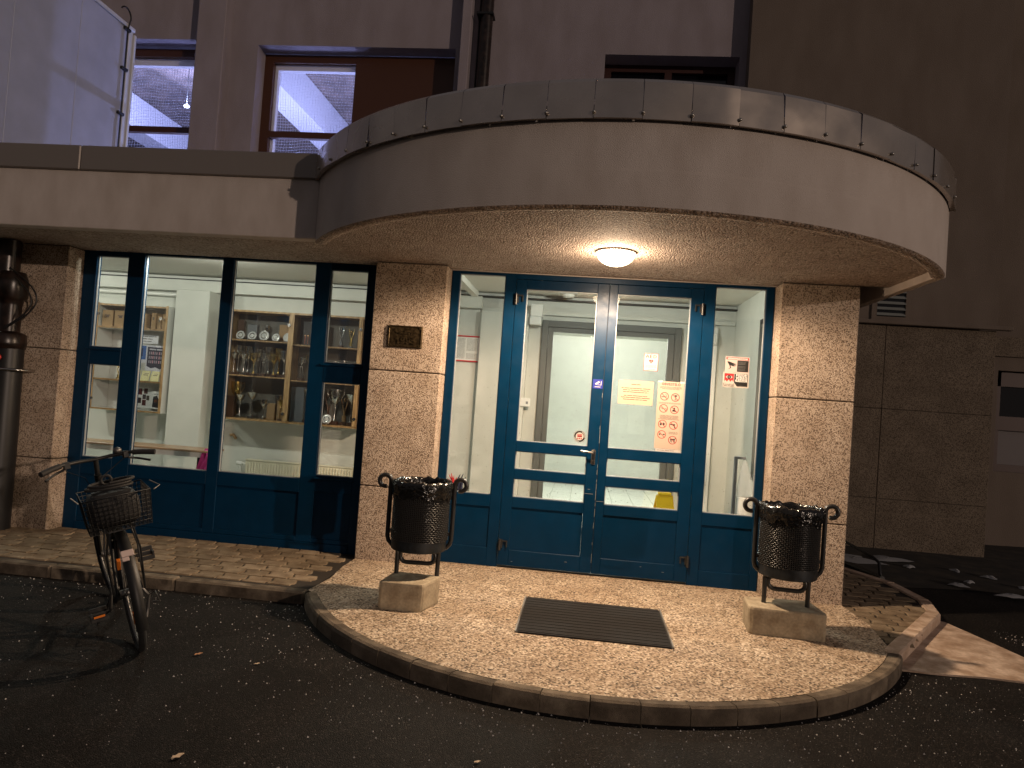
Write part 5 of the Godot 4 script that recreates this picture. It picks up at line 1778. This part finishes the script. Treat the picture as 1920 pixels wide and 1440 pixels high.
func cup_mesh(kind: int) -> Array:
	# [base mesh, body mesh, handles mesh]; heights normalised to 1
	if cup_protos.has(kind):
		return cup_protos[kind]
	var base := B.new()
	var body := B.new()
	var ears := B.new()
	base.box(V(-0.13, 0.0, -0.13), V(0.13, 0.1, 0.13), 0.01)
	match kind:
		0:
			body.lathe(PackedVector2Array([Vector2(0.09, 0.1), Vector2(0.06, 0.14), Vector2(0.03, 0.2), Vector2(0.022, 0.42), Vector2(0.045, 0.46), Vector2(0.022, 0.5), Vector2(0.03, 0.56), Vector2(0.12, 0.66), Vector2(0.185, 0.8), Vector2(0.2, 1.0), Vector2(0.185, 1.0), Vector2(0.16, 0.8), Vector2(0.0, 0.68)]), 14)
			for s: float in [-1.0, 1.0]:
				ears.tube(PackedVector3Array([V(s * 0.18, 0.96, 0), V(s * 0.29, 0.98, 0), V(s * 0.3, 0.86, 0), V(s * 0.2, 0.72, 0), V(s * 0.12, 0.67, 0)]), 0.014, 5)
		1:
			body.lathe(PackedVector2Array([Vector2(0.08, 0.1), Vector2(0.05, 0.13), Vector2(0.028, 0.18), Vector2(0.05, 0.24), Vector2(0.02, 0.3), Vector2(0.02, 0.5), Vector2(0.05, 0.54), Vector2(0.02, 0.58), Vector2(0.03, 0.68), Vector2(0.16, 0.76), Vector2(0.25, 0.93), Vector2(0.235, 0.93), Vector2(0.0, 0.78)]), 14)
			ears.ball(V(0, 0.97, 0), V(0.03, 0.05, 0.03), 8, 5)
		2:
			for s in 3:
				var a := TAU * s / 3.0
				body.tube(PackedVector3Array([V(0.08 * cos(a), 0.1, 0.08 * sin(a)), V(0.07 * cos(a), 0.55, 0.07 * sin(a))]), 0.02, 6)
			body.lathe(PackedVector2Array([Vector2(0.11, 0.55), Vector2(0.11, 0.58), Vector2(0.02, 0.6), Vector2(0.03, 0.66), Vector2(0.12, 0.74), Vector2(0.15, 0.96), Vector2(0.13, 0.96), Vector2(0.0, 0.75)]), 12)
			for s: float in [-1.0, 1.0]:
				ears.tube(PackedVector3Array([V(s * 0.14, 0.92, 0), V(s * 0.22, 0.9, 0), V(s * 0.2, 0.78, 0), V(s * 0.11, 0.74, 0)]), 0.012, 5)
		3:
			# upright figure column: two swept wings on a plinth
			body.box(V(-0.07, 0.1, -0.05), V(0.07, 0.32, 0.05), 0.01)
			for s: float in [-1.0, 1.0]:
				body.tube(PackedVector3Array([V(0.0, 0.32, 0), V(s * 0.05, 0.55, 0), V(s * 0.13, 0.78, 0.01), V(s * 0.17, 1.0, 0.0)]), 0.035, 6, false, 0.008)
			ears.ball(V(0.0, 0.84, 0.0), V(0.07, 0.07, 0.07), 10, 6)
		4:
			# glass plate on a small foot
			body.lathe(PackedVector2Array([Vector2(0.0, -0.03), Vector2(0.42, -0.03), Vector2(0.46, 0.0), Vector2(0.42, 0.03), Vector2(0.0, 0.03)]), 18)
			ears.lathe(PackedVector2Array([Vector2(0.2, 0.035), Vector2(0.26, 0.045), Vector2(0.3, 0.035)]), 18)
	var out := [base.mesh(), body.mesh(), ears.mesh()]
	cup_protos[kind] = out
	return out

func trophy(kind: int, at: Vector3, h: float, metal: String, base_m: String, label: String, group := "") -> void:
	var t := thing("medal_plate" if kind == 4 else "trophy", label, "plate" if kind == 4 else "trophy", at, group)
	var p := cup_mesh(kind)
	var sc := Transform3D(Basis.from_scale(V(h * 0.8, h, h * 0.8)))
	if kind == 4:
		sc = Transform3D(Basis(Vector3.RIGHT, PI / 2 - 0.25).scaled(V(h, h, h)), V(0, h * 0.48, -0.01))
		bx("stand", V(-h * 0.25, 0, -0.02), V(h * 0.25, 0.014, 0.025), M.dark_wood, t)
		put("disc", p[1], M.clear_plastic, t, sc)
		put("relief", p[2], M[metal if metal != "clear_plastic" else base_m], t, sc)
		return
	put("base", p[0], M[base_m], t, sc)
	put("body", p[1], M[metal], t, sc)
	put("handles", p[2], M[metal], t, sc)

func carton(called: String, label: String, cat: String, lo: Vector3, hi: Vector3, m: Material) -> void:
	tag(bx(called, lo, hi, m, self, 0.004), label, cat)

func hall_things() -> void:
	var zf := -1.7
	var zb := -1.99
	# ---- left case with binders, prints and small gold plaques
	var c := thing("wall_case", "white and beech wall case with wooden boxes and prints, behind the left panes", "display case", V(0, 0, 0))
	bx("back_panel", V(-4.676, 1.06, zb), V(-3.81, 2.32, zb + 0.012), M.case_white, c)
	bx("side_panel", V(-4.71, 1.04, zb), V(-4.68, 2.34, zf), M.case_white, c)
	bx("side_panel", V(-3.815, 1.04, zb), V(-3.785, 2.34, zf), M.case_white, c)
	bx("side_edge", V(-4.71, 1.04, zf), V(-4.68, 2.34, zf + 0.008), M.beech, c)
	bx("side_edge", V(-3.815, 1.04, zf), V(-3.785, 2.34, zf + 0.008), M.beech, c)
	for y in [1.04, 1.4, 2.035, 2.31]:
		bx("shelf", V(-4.678, y, zb + 0.013), V(-3.817, y + 0.02, zf), M.case_white, c)
		bx("shelf_edge", V(-4.678, y, zf), V(-3.817, y + 0.021, zf + 0.006), M.beech, c)
	bx("sliding_pane", V(-4.675, 1.065, zf + 0.012), V(-4.22, 2.3, zf + 0.016), M.glass, c)
	bx("sliding_pane", V(-4.26, 1.065, zf + 0.02), V(-3.82, 2.3, zf + 0.024), M.glass, c)
	for p in [V(-4.66, 2.2, zf + 0.03), V(-4.66, 1.17, zf + 0.03), V(-3.845, 2.18, zf + 0.03)]:
		var b := B.new()
		b.tube(PackedVector3Array([p, p + V(0, 0, 0.02)]), 0.018, 8)
		obj("pane_lock", b, M.chrome, c)
	var bxs := [[-4.6, 0.14, 0.2, "widest wooden box on the top shelf, far left in the left case"], [-4.43, 0.16, 0.2, "second wooden box from the left on the left case's top shelf"], [-4.16, 0.14, 0.185, "wooden box right of the mullion on the left case's top shelf"], [-4.0, 0.06, 0.2, "slim upright wooden box right of the middle one in the left case"], [-3.925, 0.05, 0.17, "second slim wooden box from the right on the left case's top shelf"], [-3.865, 0.045, 0.19, "rightmost slim wooden box on the left case's top shelf"]]
	for a in bxs:
		var t := thing("wooden_box", a[3], "box", V(a[0], 2.056, -1.85))
		bx("case", V(-a[1] / 2, 0, -0.1), V(a[1] / 2, a[2], 0.1), M.carton, t, 0.004)
		bx("print", V(-a[1] * 0.22, a[2] * 0.66, 0.1), V(a[1] * 0.22, a[2] * 0.72, 0.102), M.dark_wood, t)
		bx("print", V(-a[1] * 0.12, a[2] * 0.55, 0.1), V(a[1] * 0.12, a[2] * 0.66, 0.102), M.dark_wood, t)
	var pw := Color(0.8, 0.8, 0.84)
	var im := canvas(220, 100, Color(0.88, 0.88, 0.9))
	words(im, 14, 206, 16, 9, Color(0.3, 0.3, 0.3))
	words(im, 60, 160, 44, 9, Color(0.3, 0.3, 0.3))
	words(im, 60, 160, 72, 9, Color(0.3, 0.3, 0.3))
	sheet("title_card", "white title card with three typed lines, below the wooden boxes", "card", -4.24, 1.88, -3.96, 1.99, -1.82, tex(im))
	im = canvas(96, 160, Color(0.16, 0.36, 0.62))
	im.fill_rect(Rect2i(0, 0, 96, 8), pw)
	im.fill_rect(Rect2i(0, 130, 96, 30), pw)
	im.fill_rect(Rect2i(30, 30, 40, 70), Color(0.08, 0.12, 0.3))
	sheet("blue_print", "blue print in a white margin, left of the dark printed sheet in the left case", "print", -4.25, 1.64, -4.1, 1.86, -1.81, tex(im))
	im = canvas(220, 230, pw)
	im.fill_rect(Rect2i(12, 14, 208, 150), Color(0.14, 0.15, 0.24))
	for k in 9:
		for q in 3:
			im.fill_rect(Rect2i(30 + k * 20 + (8 if k > 4 else 0), 50 + q * 34, 12, 22), Color(0.55 + 0.1 * (k % 3), 0.55, 0.6))
	fill_poly(im, [Vector2(12, 164), Vector2(60, 180), Vector2(110, 170), Vector2(160, 186), Vector2(218, 160)], Color(0.14, 0.15, 0.24))
	words(im, 30, 190, 26, 10, pw)
	sheet("dark_print", "dark printed team sheet with pale figures, on the middle shelf of the left case", "print", -4.09, 1.5, -3.83, 1.86, -1.8, tex(im))
	for k in 3:
		var t := thing("gold_plaque", ["leftmost of three small gold plaques leaning on the left case's shelf", "middle one of three small gold plaques in the left case", "rightmost of three small gold plaques in the left case"][k], "plaque", V(-4.19 + 0.125 * k, 1.422, -1.76), "", Basis(Vector3.RIGHT, -0.3))
		bx("plate", V(-0.055, 0, -0.006), V(0.055, 0.13, 0.0), M.pale_gold, t, 0.003)
		bx("engraving", V(-0.03, 0.07, 0.0), V(0.03, 0.078, 0.001), M.dark_wood, t)
		bx("engraving", V(-0.02, 0.09, 0.0), V(0.035, 0.096, 0.001), M.dark_wood, t)
	carton("wooden_block", "little brown block right of the gold plaques", "block", V(-3.87, 1.422, -1.8), V(-3.835, 1.5, -1.76), M.carton)
	trophy(3, V(-4.45, 1.422, -1.82), 0.17, "gold", "gold", "small gold figure trophy on the left case's middle shelf, seen in the lower left sash")
	for k in 3:
		im = canvas(128, 128, Color(0.82, 0.83, 0.82))
		if k == 1:
			for q in 6:
				im.fill_rect(Rect2i([10, 60, 50, 12, 48, 84][q], [8, 6, 44, 66, 78, 50][q], [34, 32, 30, 28, 34, 26][q], [40, 34, 30, 34, 36, 30][q]), [Color(0.35, 0.1, 0.12), Color(0.3, 0.16, 0.14), Color(0.25, 0.2, 0.22), Color(0.2, 0.15, 0.15), Color(0.3, 0.12, 0.12), Color(0.28, 0.24, 0.2)][q])
		else:
			fill_poly(im, [Vector2(20, 120), Vector2(26, 40), Vector2(70, 30), Vector2(110, 80), Vector2(112, 122)], Color(0.12, 0.12, 0.13))
			im.fill_rect(Rect2i(40, 60, 40, 20), Color(0.35, 0.2, 0.12))
			words(im, 30, 110, 16, 5, Color(0.3, 0.3, 0.3))
		var r: Array = [[-4.36, 1.14, -4.26, 1.32], [-4.18, 1.09, -3.99, 1.34], [-3.97, 1.09, -3.83, 1.3]][k]
		sheet("photo_sheet", ["dark red photo strip at the back of the left case's bottom shelf", "collage sheet with six dark photos on the left case's bottom shelf", "photo of a dark vehicle at the right end of the left case's bottom shelf"][k], "photo sheet", r[0], r[1], r[2], r[3], [-1.9, -1.82, -1.78][k], tex(im))
	# ---- wide trophy case
	c = thing("trophy_case", "wide beech framed glass trophy case on the hall's back wall", "display case", V(0, 0, 0))
	bx("back_panel", V(-3.03, 1.06, zb), V(-1.33, 2.33, zb + 0.012), M.case_back, c)
	for x in [-3.05, -2.262, -1.35]:
		bx("upright", V(x, 1.04, zb), V(x + 0.03, 2.35, zf), M.beech, c)
	bx("top", V(-3.02, 2.33, zb), V(-1.352, 2.352, zf + 0.002), M.beech, c)
	bx("bottom", V(-3.02, 1.038, zb), V(-1.352, 1.06, zf + 0.002), M.beech, c)
	for y in [1.56, 1.985]:
		bx("shelf", V(-3.018, y, zb + 0.013), V(-2.264, y + 0.016, zf - 0.02), M.beech, c)
	for y in [1.54, 1.965]:
		bx("shelf", V(-2.23, y, zb + 0.013), V(-1.352, y + 0.016, zf - 0.02), M.beech, c)
	bx("door_frame", V(-2.23, 1.062, zf + 0.004), V(-2.19, 2.328, zf + 0.02), M.beech, c)
	bx("door_frame", V(-1.4, 1.062, zf + 0.004), V(-1.355, 2.328, zf + 0.02), M.beech, c)
	bx("sliding_pane", V(-3.02, 1.062, zf - 0.012), V(-2.62, 2.328, zf - 0.008), M.glass, c)
	bx("sliding_pane", V(-2.66, 1.062, zf - 0.004), V(-2.264, 2.328, zf), M.glass, c)
	bx("sliding_pane", V(-2.188, 1.062, zf + 0.008), V(-1.402, 2.328, zf + 0.012), M.glass, c)
	for p in [V(-2.245, 2.2, zf + 0.01), V(-2.245, 1.15, zf + 0.01), V(-1.37, 2.2, zf + 0.022), V(-1.37, 1.15, zf + 0.022)]:
		var b := B.new()
		b.tube(PackedVector3Array([p, p + V(0, 0, 0.025)]), 0.02, 8)
		obj("pane_lock", b, M.chrome, c)
	var ord := ["first", "second", "third", "fourth", "fifth", "sixth", "seventh"]
	# left bay, top shelf: plates
	for k in 5:
		trophy(4, V(-2.92 + 0.15 * k, 2.001, -1.82), [0.12, 0.12, 0.14, 0.11, 0.13][k], "silver" if k != 4 else "clear_plastic", "clear_plastic", "%s round glass plate from the left on the wide case's top shelf" % ord[k])
	carton("picture_box", "dark upright box behind the first plate on the wide case's top shelf", "box", V(-3.0, 2.001, -1.95), V(-2.92, 2.25, -1.9), M.dark_wood)
	carton("picture_box", "flat brown box behind the second plate on the wide case's top shelf", "box", V(-2.88, 2.001, -1.96), V(-2.76, 2.2, -1.92), M.grey_plastic)
	trophy(0, V(-2.62, 2.001, -1.91), 0.2, "silver", "dark_wood", "small silver cup behind the third plate on the wide case's top shelf")
	trophy(0, V(-2.32, 2.001, -1.91), 0.19, "gold", "dark_wood", "small gold cup at the right end of the wide case's top shelf")
	carton("flat_box", "brown box behind the fourth plate on the wide case's top shelf", "box", V(-2.48, 2.001, -1.96), V(-2.36, 2.22, -1.93), M.carton)
	# left bay, middle shelf: front row and back row
	for k in 6:
		trophy([1, 1, 0, 2, 0, 0][k], V(-2.96 + 0.127 * k, 1.577, -1.8), [0.28, 0.27, 0.27, 0.29, 0.27, 0.32][k], ["silver", "silver", "gold", "silver", "gold", "silver"][k], ["dark_wood", "silver", "dark_wood", "dark_wood", "dark_wood", "dark_wood"][k], "%s cup from the left in the front row of the wide case's middle shelf" % ord[k])
	for k in 6:
		trophy([0, 0, 2, 0, 0, 2][k], V(-2.97 + 0.13 * k, 1.577, -1.93), 0.36 - 0.008 * (k % 3), "silver" if k != 4 else "gold", "dark_wood", "%s cup from the left in the back row of the wide case's middle shelf" % ord[k])
	# left bay, bottom shelf
	carton("dark_box", "tall dark brown box at the left end of the wide case's bottom shelf", "box", V(-3.01, 1.061, -1.86), V(-2.92, 1.32, -1.8), M.dark_wood)
	trophy(0, V(-2.965, 1.061, -1.93), 0.43, "gold", "dark_wood", "tall gold cup behind the dark box at the wide case's lower left")
	for k in 3:
		trophy([1, 1, 0][k], V(-2.84 + 0.15 * k, 1.061, -1.8), [0.3, 0.34, 0.24][k], "silver", "silver", "%s silver cup from the left on the wide case's bottom shelf" % ord[k])
	carton("carton_box", "left of two brown cartons on the wide case's bottom shelf", "box", V(-2.5, 1.061, -1.88), V(-2.4, 1.26, -1.8), M.carton)
	carton("carton_box", "right of two brown cartons on the wide case's bottom shelf", "box", V(-2.385, 1.061, -1.9), V(-2.29, 1.29, -1.82), M.carton)
	trophy(2, V(-2.3, 1.061, -1.75), 0.26, "gold", "dark_wood", "gold cup on a dark column in front of the brown cartons")
	trophy(0, V(-2.42, 1.061, -1.94), 0.3, "silver", "dark_wood", "small silver cup peeping out behind the two brown cartons")
	# right bay
	im = canvas(160, 160, Color(0.05, 0.025, 0.025))
	for k in 5:
		var x: float = [100, 40, 130, 66, 20][k]
		stroke(im, x, 150, x + 2, 100 - 26 * (1 if k == 0 else 0), 8 if k == 0 else 3, Color(0.75, 0.33, 0.12))
		ring(im, x, 94 - 30 * (1 if k == 0 else 0), 5, 5, Color(0.95, 0.75, 0.5))
	sheet("dark_photo", "dark photograph with orange lights, top shelf of the wide case", "photo", -2.15, 1.985, -1.87, 2.27, -1.85, tex(im))
	trophy(2, V(-2.12, 1.557, -1.82), 0.29, "silver", "dark_wood", "silver column trophy on the middle shelf right of the case's upright")
	trophy(0, V(-2.0, 1.557, -1.85), 0.32, "gold", "dark_wood", "slender gold cup on the middle shelf, right of the silver column trophy")
	carton("folded_jersey", "grey folded jersey box at the bottom, right of the case's upright", "box", V(-2.21, 1.061, -1.9), V(-2.05, 1.48, -1.8), M.grey_cloth)
	trophy(1, V(-1.98, 1.061, -1.8), 0.42, "silver", "dark_wood", "tall silver cup right of the grey jersey box on the bottom shelf")
	trophy(3, V(-1.66, 1.982, -1.84), 0.26, "silver", "dark_wood", "left winged trophy on the top shelf, seen in the upper right sash")
	trophy(3, V(-1.53, 1.982, -1.82), 0.23, "gold", "silver", "right winged trophy with a ball, top shelf, upper right sash")
	carton("wooden_shield", "brown wooden shield box at the right end of the top shelf", "box", V(-1.46, 1.982, -1.9), V(-1.41, 2.2, -1.82), M.dark_wood)
	for k in 3:
		trophy(0, V(-1.72 + 0.11 * k, 1.557, -1.84), [0.26, 0.27, 0.25][k], "silver", "dark_wood", "%s small silver cup from the left on the middle shelf, upper right sash" % ord[k])
	trophy(4, V(-1.74, 1.061, -1.76), 0.13, "clear_plastic", "silver", "pale disc award at the lower left of the lower right sash")
	for k in 4:
		trophy([3, 0, 3, 1][k], V(-1.77 + 0.1 * k, 1.061, -1.88 + 0.05 * (k % 2)), [0.4, 0.42, 0.36, 0.4][k], ["dark_wood", "silver", "beech", "silver"][k], "dark_wood", "%s tall trophy from the left on the bottom shelf, lower right sash" % ord[k])
	# ---- table, scarf, radiators
	var t := thing("hall_table", "long brown topped table with white apron behind the left panes", "table", V(0, 0, 0))
	bx("tabletop", V(-4.35, 0.722, -1.05), V(-2.6, 0.745, -0.7), M.table_top, t, 0.004)
	bx("apron", V(-4.32, 0.668, -1.03), V(-2.66, 0.721, -0.72), M.table_white, t)
	for x in [-4.3, -2.72]:
		for z in [-1.02, -0.76]:
			bx("leg", V(x, 0.0, z), V(x + 0.035, 0.667, z + 0.035), M.black_metal, t)
	var b := B.new()
	var rows := []
	for i in 9:
		var row := PackedVector3Array()
		for j in 7:
			var v := i / 8.0
			row.append(V(-2.66 + 0.11 * (j / 6.0) - 0.09 * v * v, 0.765 - 0.34 * v, -0.72 + 0.02 * sin(j * 2.2 + i * 0.5) + 0.05 * v + (0.0 if i > 0 else -0.05)))
		rows.append(row)
	b.grid(rows)
	tag(obj("scarf", b, M.magenta), "magenta scarf hanging from the right end of the hall table", "scarf")
	for rd in [[-2.76, -2.07, "cream ribbed radiator with a white valve under the wide trophy case"], [-2.0, -1.36, "cream ribbed radiator seen low in the lower right sash"]]:
		t = thing("radiator", rd[2], "radiator", V(0, 0, 0))
		bx("body", V(rd[0], 0.16, -1.96), V(rd[1], 0.55, -1.89), M.radiator, t, 0.006)
		bx("top_grille", V(rd[0] - 0.005, 0.55, -1.97), V(rd[1] + 0.005, 0.56, -1.88), M.radiator, t)
		b = B.new()
		var x: float = rd[0] + 0.02
		while x < rd[1] - 0.02:
			b.box(V(x, 0.19, -1.89), V(x + 0.018, 0.53, -1.878), 0.005)
			x += 0.036
		obj("ribs", b, M.radiator, t)
		if rd[0] < -2.5:
			b = B.new()
			b.tube(PackedVector3Array([V(-2.77, 0.5, -1.92), V(-2.81, 0.5, -1.92)]), 0.012, 8)
			b.tube(PackedVector3Array([V(-2.81, 0.5, -1.92), V(-2.88, 0.505, -1.915)]), 0.026, 10)
			obj("valve", b, M.white_plastic, t)
			b = B.new()
			b.tube(PackedVector3Array([V(-2.83, 0.48, -1.92), V(-2.83, 0.0, -1.92)]), 0.011, 6)
			obj("pipe", b, M.white_plastic, t)
	b = B.new()
	b.tube(PackedVector3Array([V(-3.02, 0.83, -1.98), V(-2.97, 0.84, -1.95), V(-2.93, 0.79, -1.95)]), 0.018, 6)
	tag(obj("coat_hook", b, M.carton), "small brown wall hook under the wide trophy case", "hook")
	# ---- lobby things
	t = thing("wet_floor_sign", "yellow folding wet floor sign with a slipping figure, behind the right door", "sign", V(2.2, 0.0, -1.4), "", Basis(Vector3.UP, 0.3))
	for s: float in [1.0, -1.0]:
		b = B.new()
		b.prism(PackedVector2Array([Vector2(-0.14, 0.0), Vector2(0.14, 0.0), Vector2(0.09, 0.61), Vector2(-0.09, 0.61)]), -0.006, 0.006)
		var leaf := obj("board", b, M.yellow, t, Transform3D(Basis(Vector3.UP, 0.0 if s > 0 else PI) * Basis(Vector3.RIGHT, -0.2), V(0, 0.0, s * 0.13)))
		if s > 0:
			b = B.new()
			var tr := PackedVector3Array([V(-0.085, 0.27, 0.0075), V(0.085, 0.27, 0.0075), V(0.0, 0.42, 0.0075)])
			b.tube(tr, 0.004, 4, true)
			b.tube(PackedVector3Array([V(-0.03, 0.345, 0.0075), V(0.005, 0.335, 0.0075), V(0.02, 0.3, 0.0075)]), 0.006, 5)
			b.tube(PackedVector3Array([V(-0.005, 0.335, 0.0075), V(-0.03, 0.305, 0.0075)]), 0.005, 5)
			b.tube(PackedVector3Array([V(-0.01, 0.35, 0.0075), V(0.025, 0.355, 0.0075)]), 0.005, 5)
			b.ball(V(0.012, 0.372, 0.0075), V(0.011, 0.011, 0.003), 8, 5)
			obj("pictogram", b, M.print_black, leaf)
	b = B.new()
	b.quad(V(0.088, 0.6, 0.02), V(0.088, 0.6, -0.02), V(0.135, 0.02, -0.12), V(0.135, 0.02, 0.12))
	b.quad(V(0.089, 0.6, 0.02), V(0.089, 0.6, -0.02), V(0.136, 0.02, -0.12), V(0.136, 0.02, 0.12), V(-1, 0, 0))
	obj("side_gusset", b, M.amber, t)
	bx("hinge_cap", V(-0.07, 0.6, -0.025), V(0.07, 0.63, 0.025), M.yellow, t, 0.006)
	t = thing("smoke_detector", "square ceiling detector in the lobby, seen through the left door", "detector", V(1.02, 2.755, -1.6))
	bx("base", V(-0.1, -0.025, -0.1), V(0.1, 0.0, 0.1), M.grey_wall, t, 0.006)
	b = B.new()
	b.lathe(PackedVector2Array([Vector2(0.07, -0.025), Vector2(0.06, -0.05), Vector2(0.0, -0.055)]), 16)
	obj("head", b, M.white_plastic, t)
	t = thing("cable_box", "white cable trunking boxes at the top left of the inner door", "box", V(0, 0, 0))
	bx("upper_box", V(0.585, 2.5, -1.99), V(0.722, 2.64, -1.86), M.white_plastic, t, 0.004)
	bx("lower_box", V(0.58, 2.4, -1.99), V(0.715, 2.496, -1.84), M.white_plastic, t, 0.004)
	t = thing("switch_box", "small white switch box on the wall left of the inner door", "switch", V(0.5, 1.5, -1.895))
	bx("box", V(-0.1, -0.06, -0.005), V(0.15, 0.04, 0.015), M.white_plastic, t, 0.004)
	bx("button", V(0.1, -0.03, 0.016), V(0.125, 0.0, 0.022), M.grey_plastic, t)
	# right end of the lobby: metal post, hanging bag, dark narrow window
	t = thing("side_wall_window", "narrow dark framed window in the lobby's right end wall", "window", V(2.948, 0, 0))
	bx("frame", V(-0.03, 0.9, -0.7), V(0.0, 2.45, -0.5), M.gasket, t)
	bx("pane", V(-0.034, 0.95, -0.67), V(-0.031, 2.4, -0.53), M.dark_glass, t)
	t = thing("wall_conduit", "white vertical conduit with a grey box in the lobby's right corner", "conduit", V(2.7, 0, -1.97))
	bx("duct", V(-0.03, 0.0, -0.02), V(0.05, 2.5, 0.02), M.white_plastic, t, 0.004)
	bx("junction", V(-0.09, 0.66, -0.01), V(0.0, 0.76, 0.04), M.alu, t, 0.004)
	bx("sensor", V(-0.06, 2.3, -0.01), V(0.04, 2.42, 0.06), M.white_plastic, t, 0.006)
	bx("latch", V(-0.38, 1.03, -0.01), V(-0.35, 1.2, 0.03), M.alu, t, 0.004)
	t = thing("waste_stand", "grey post stand with a white liner in the lobby's right corner", "stand", V(2.8, 0, -0.5))
	bx("post", V(-0.085, 0.0, -0.02), V(-0.055, 1.12, 0.02), M.grey_plastic, t, 0.004)
	bx("arm", V(-0.085, 1.1, -0.015), V(0.02, 1.125, 0.015), M.grey_plastic, t, 0.004)
	b = B.new()
	b.lathe(PackedVector2Array([Vector2(0.09, 0.0), Vector2(0.09, 0.74), Vector2(0.08, 0.75)]), 20)
	obj("canister", b, M.white_plastic, t, Transform3D(Basis.IDENTITY, V(0.045, 0, 0)))
	b = B.new()
	rows = []
	for i in 9:
		var v := i / 8.0
		var row := PackedVector3Array()
		for k in 20:
			var a := TAU * k / 20
			var rr := 0.012 + 0.085 * pow(v, 0.8) + 0.008 * sin(a * 5.0 + v * 3.0) * v
			row.append(V(0.01 + 0.035 * v + rr * cos(a), 1.1 - 0.36 * v, rr * sin(a) * 0.8))
		rows.append(row)
	b.grid(rows, false, true)
	tag(obj("hanging_bag", b, M.thin_film, self, Transform3D(Basis.IDENTITY, V(2.8, 0, -0.5))), "clear plastic bag hanging from the stand in the lobby's right corner", "bag")
	# red and dark pointed tips behind the left side light
	t = thing("folded_umbrella", "red and navy pointed cloth tips low behind the left side light", "umbrella", V(0.14, 0.635, -0.2))
	for k in 8:
		var a := k * 0.8
		b = B.new()
		b.tube(PackedVector3Array([V(0.01 * k - 0.04, -0.3, 0), V(0.012 * k - 0.05 + 0.02 * cos(a), 0.06, 0.02 * sin(a)), V(0.026 * k - 0.1, 0.1 + 0.05 * absf(sin(k * 2.3)), 0.03 * sin(a))]), 0.026, 5, false, 0.002)
		obj("red_tip" if k < 5 else "navy_tip", b, M.red_cloth if k < 5 else M.navy_cloth, t)
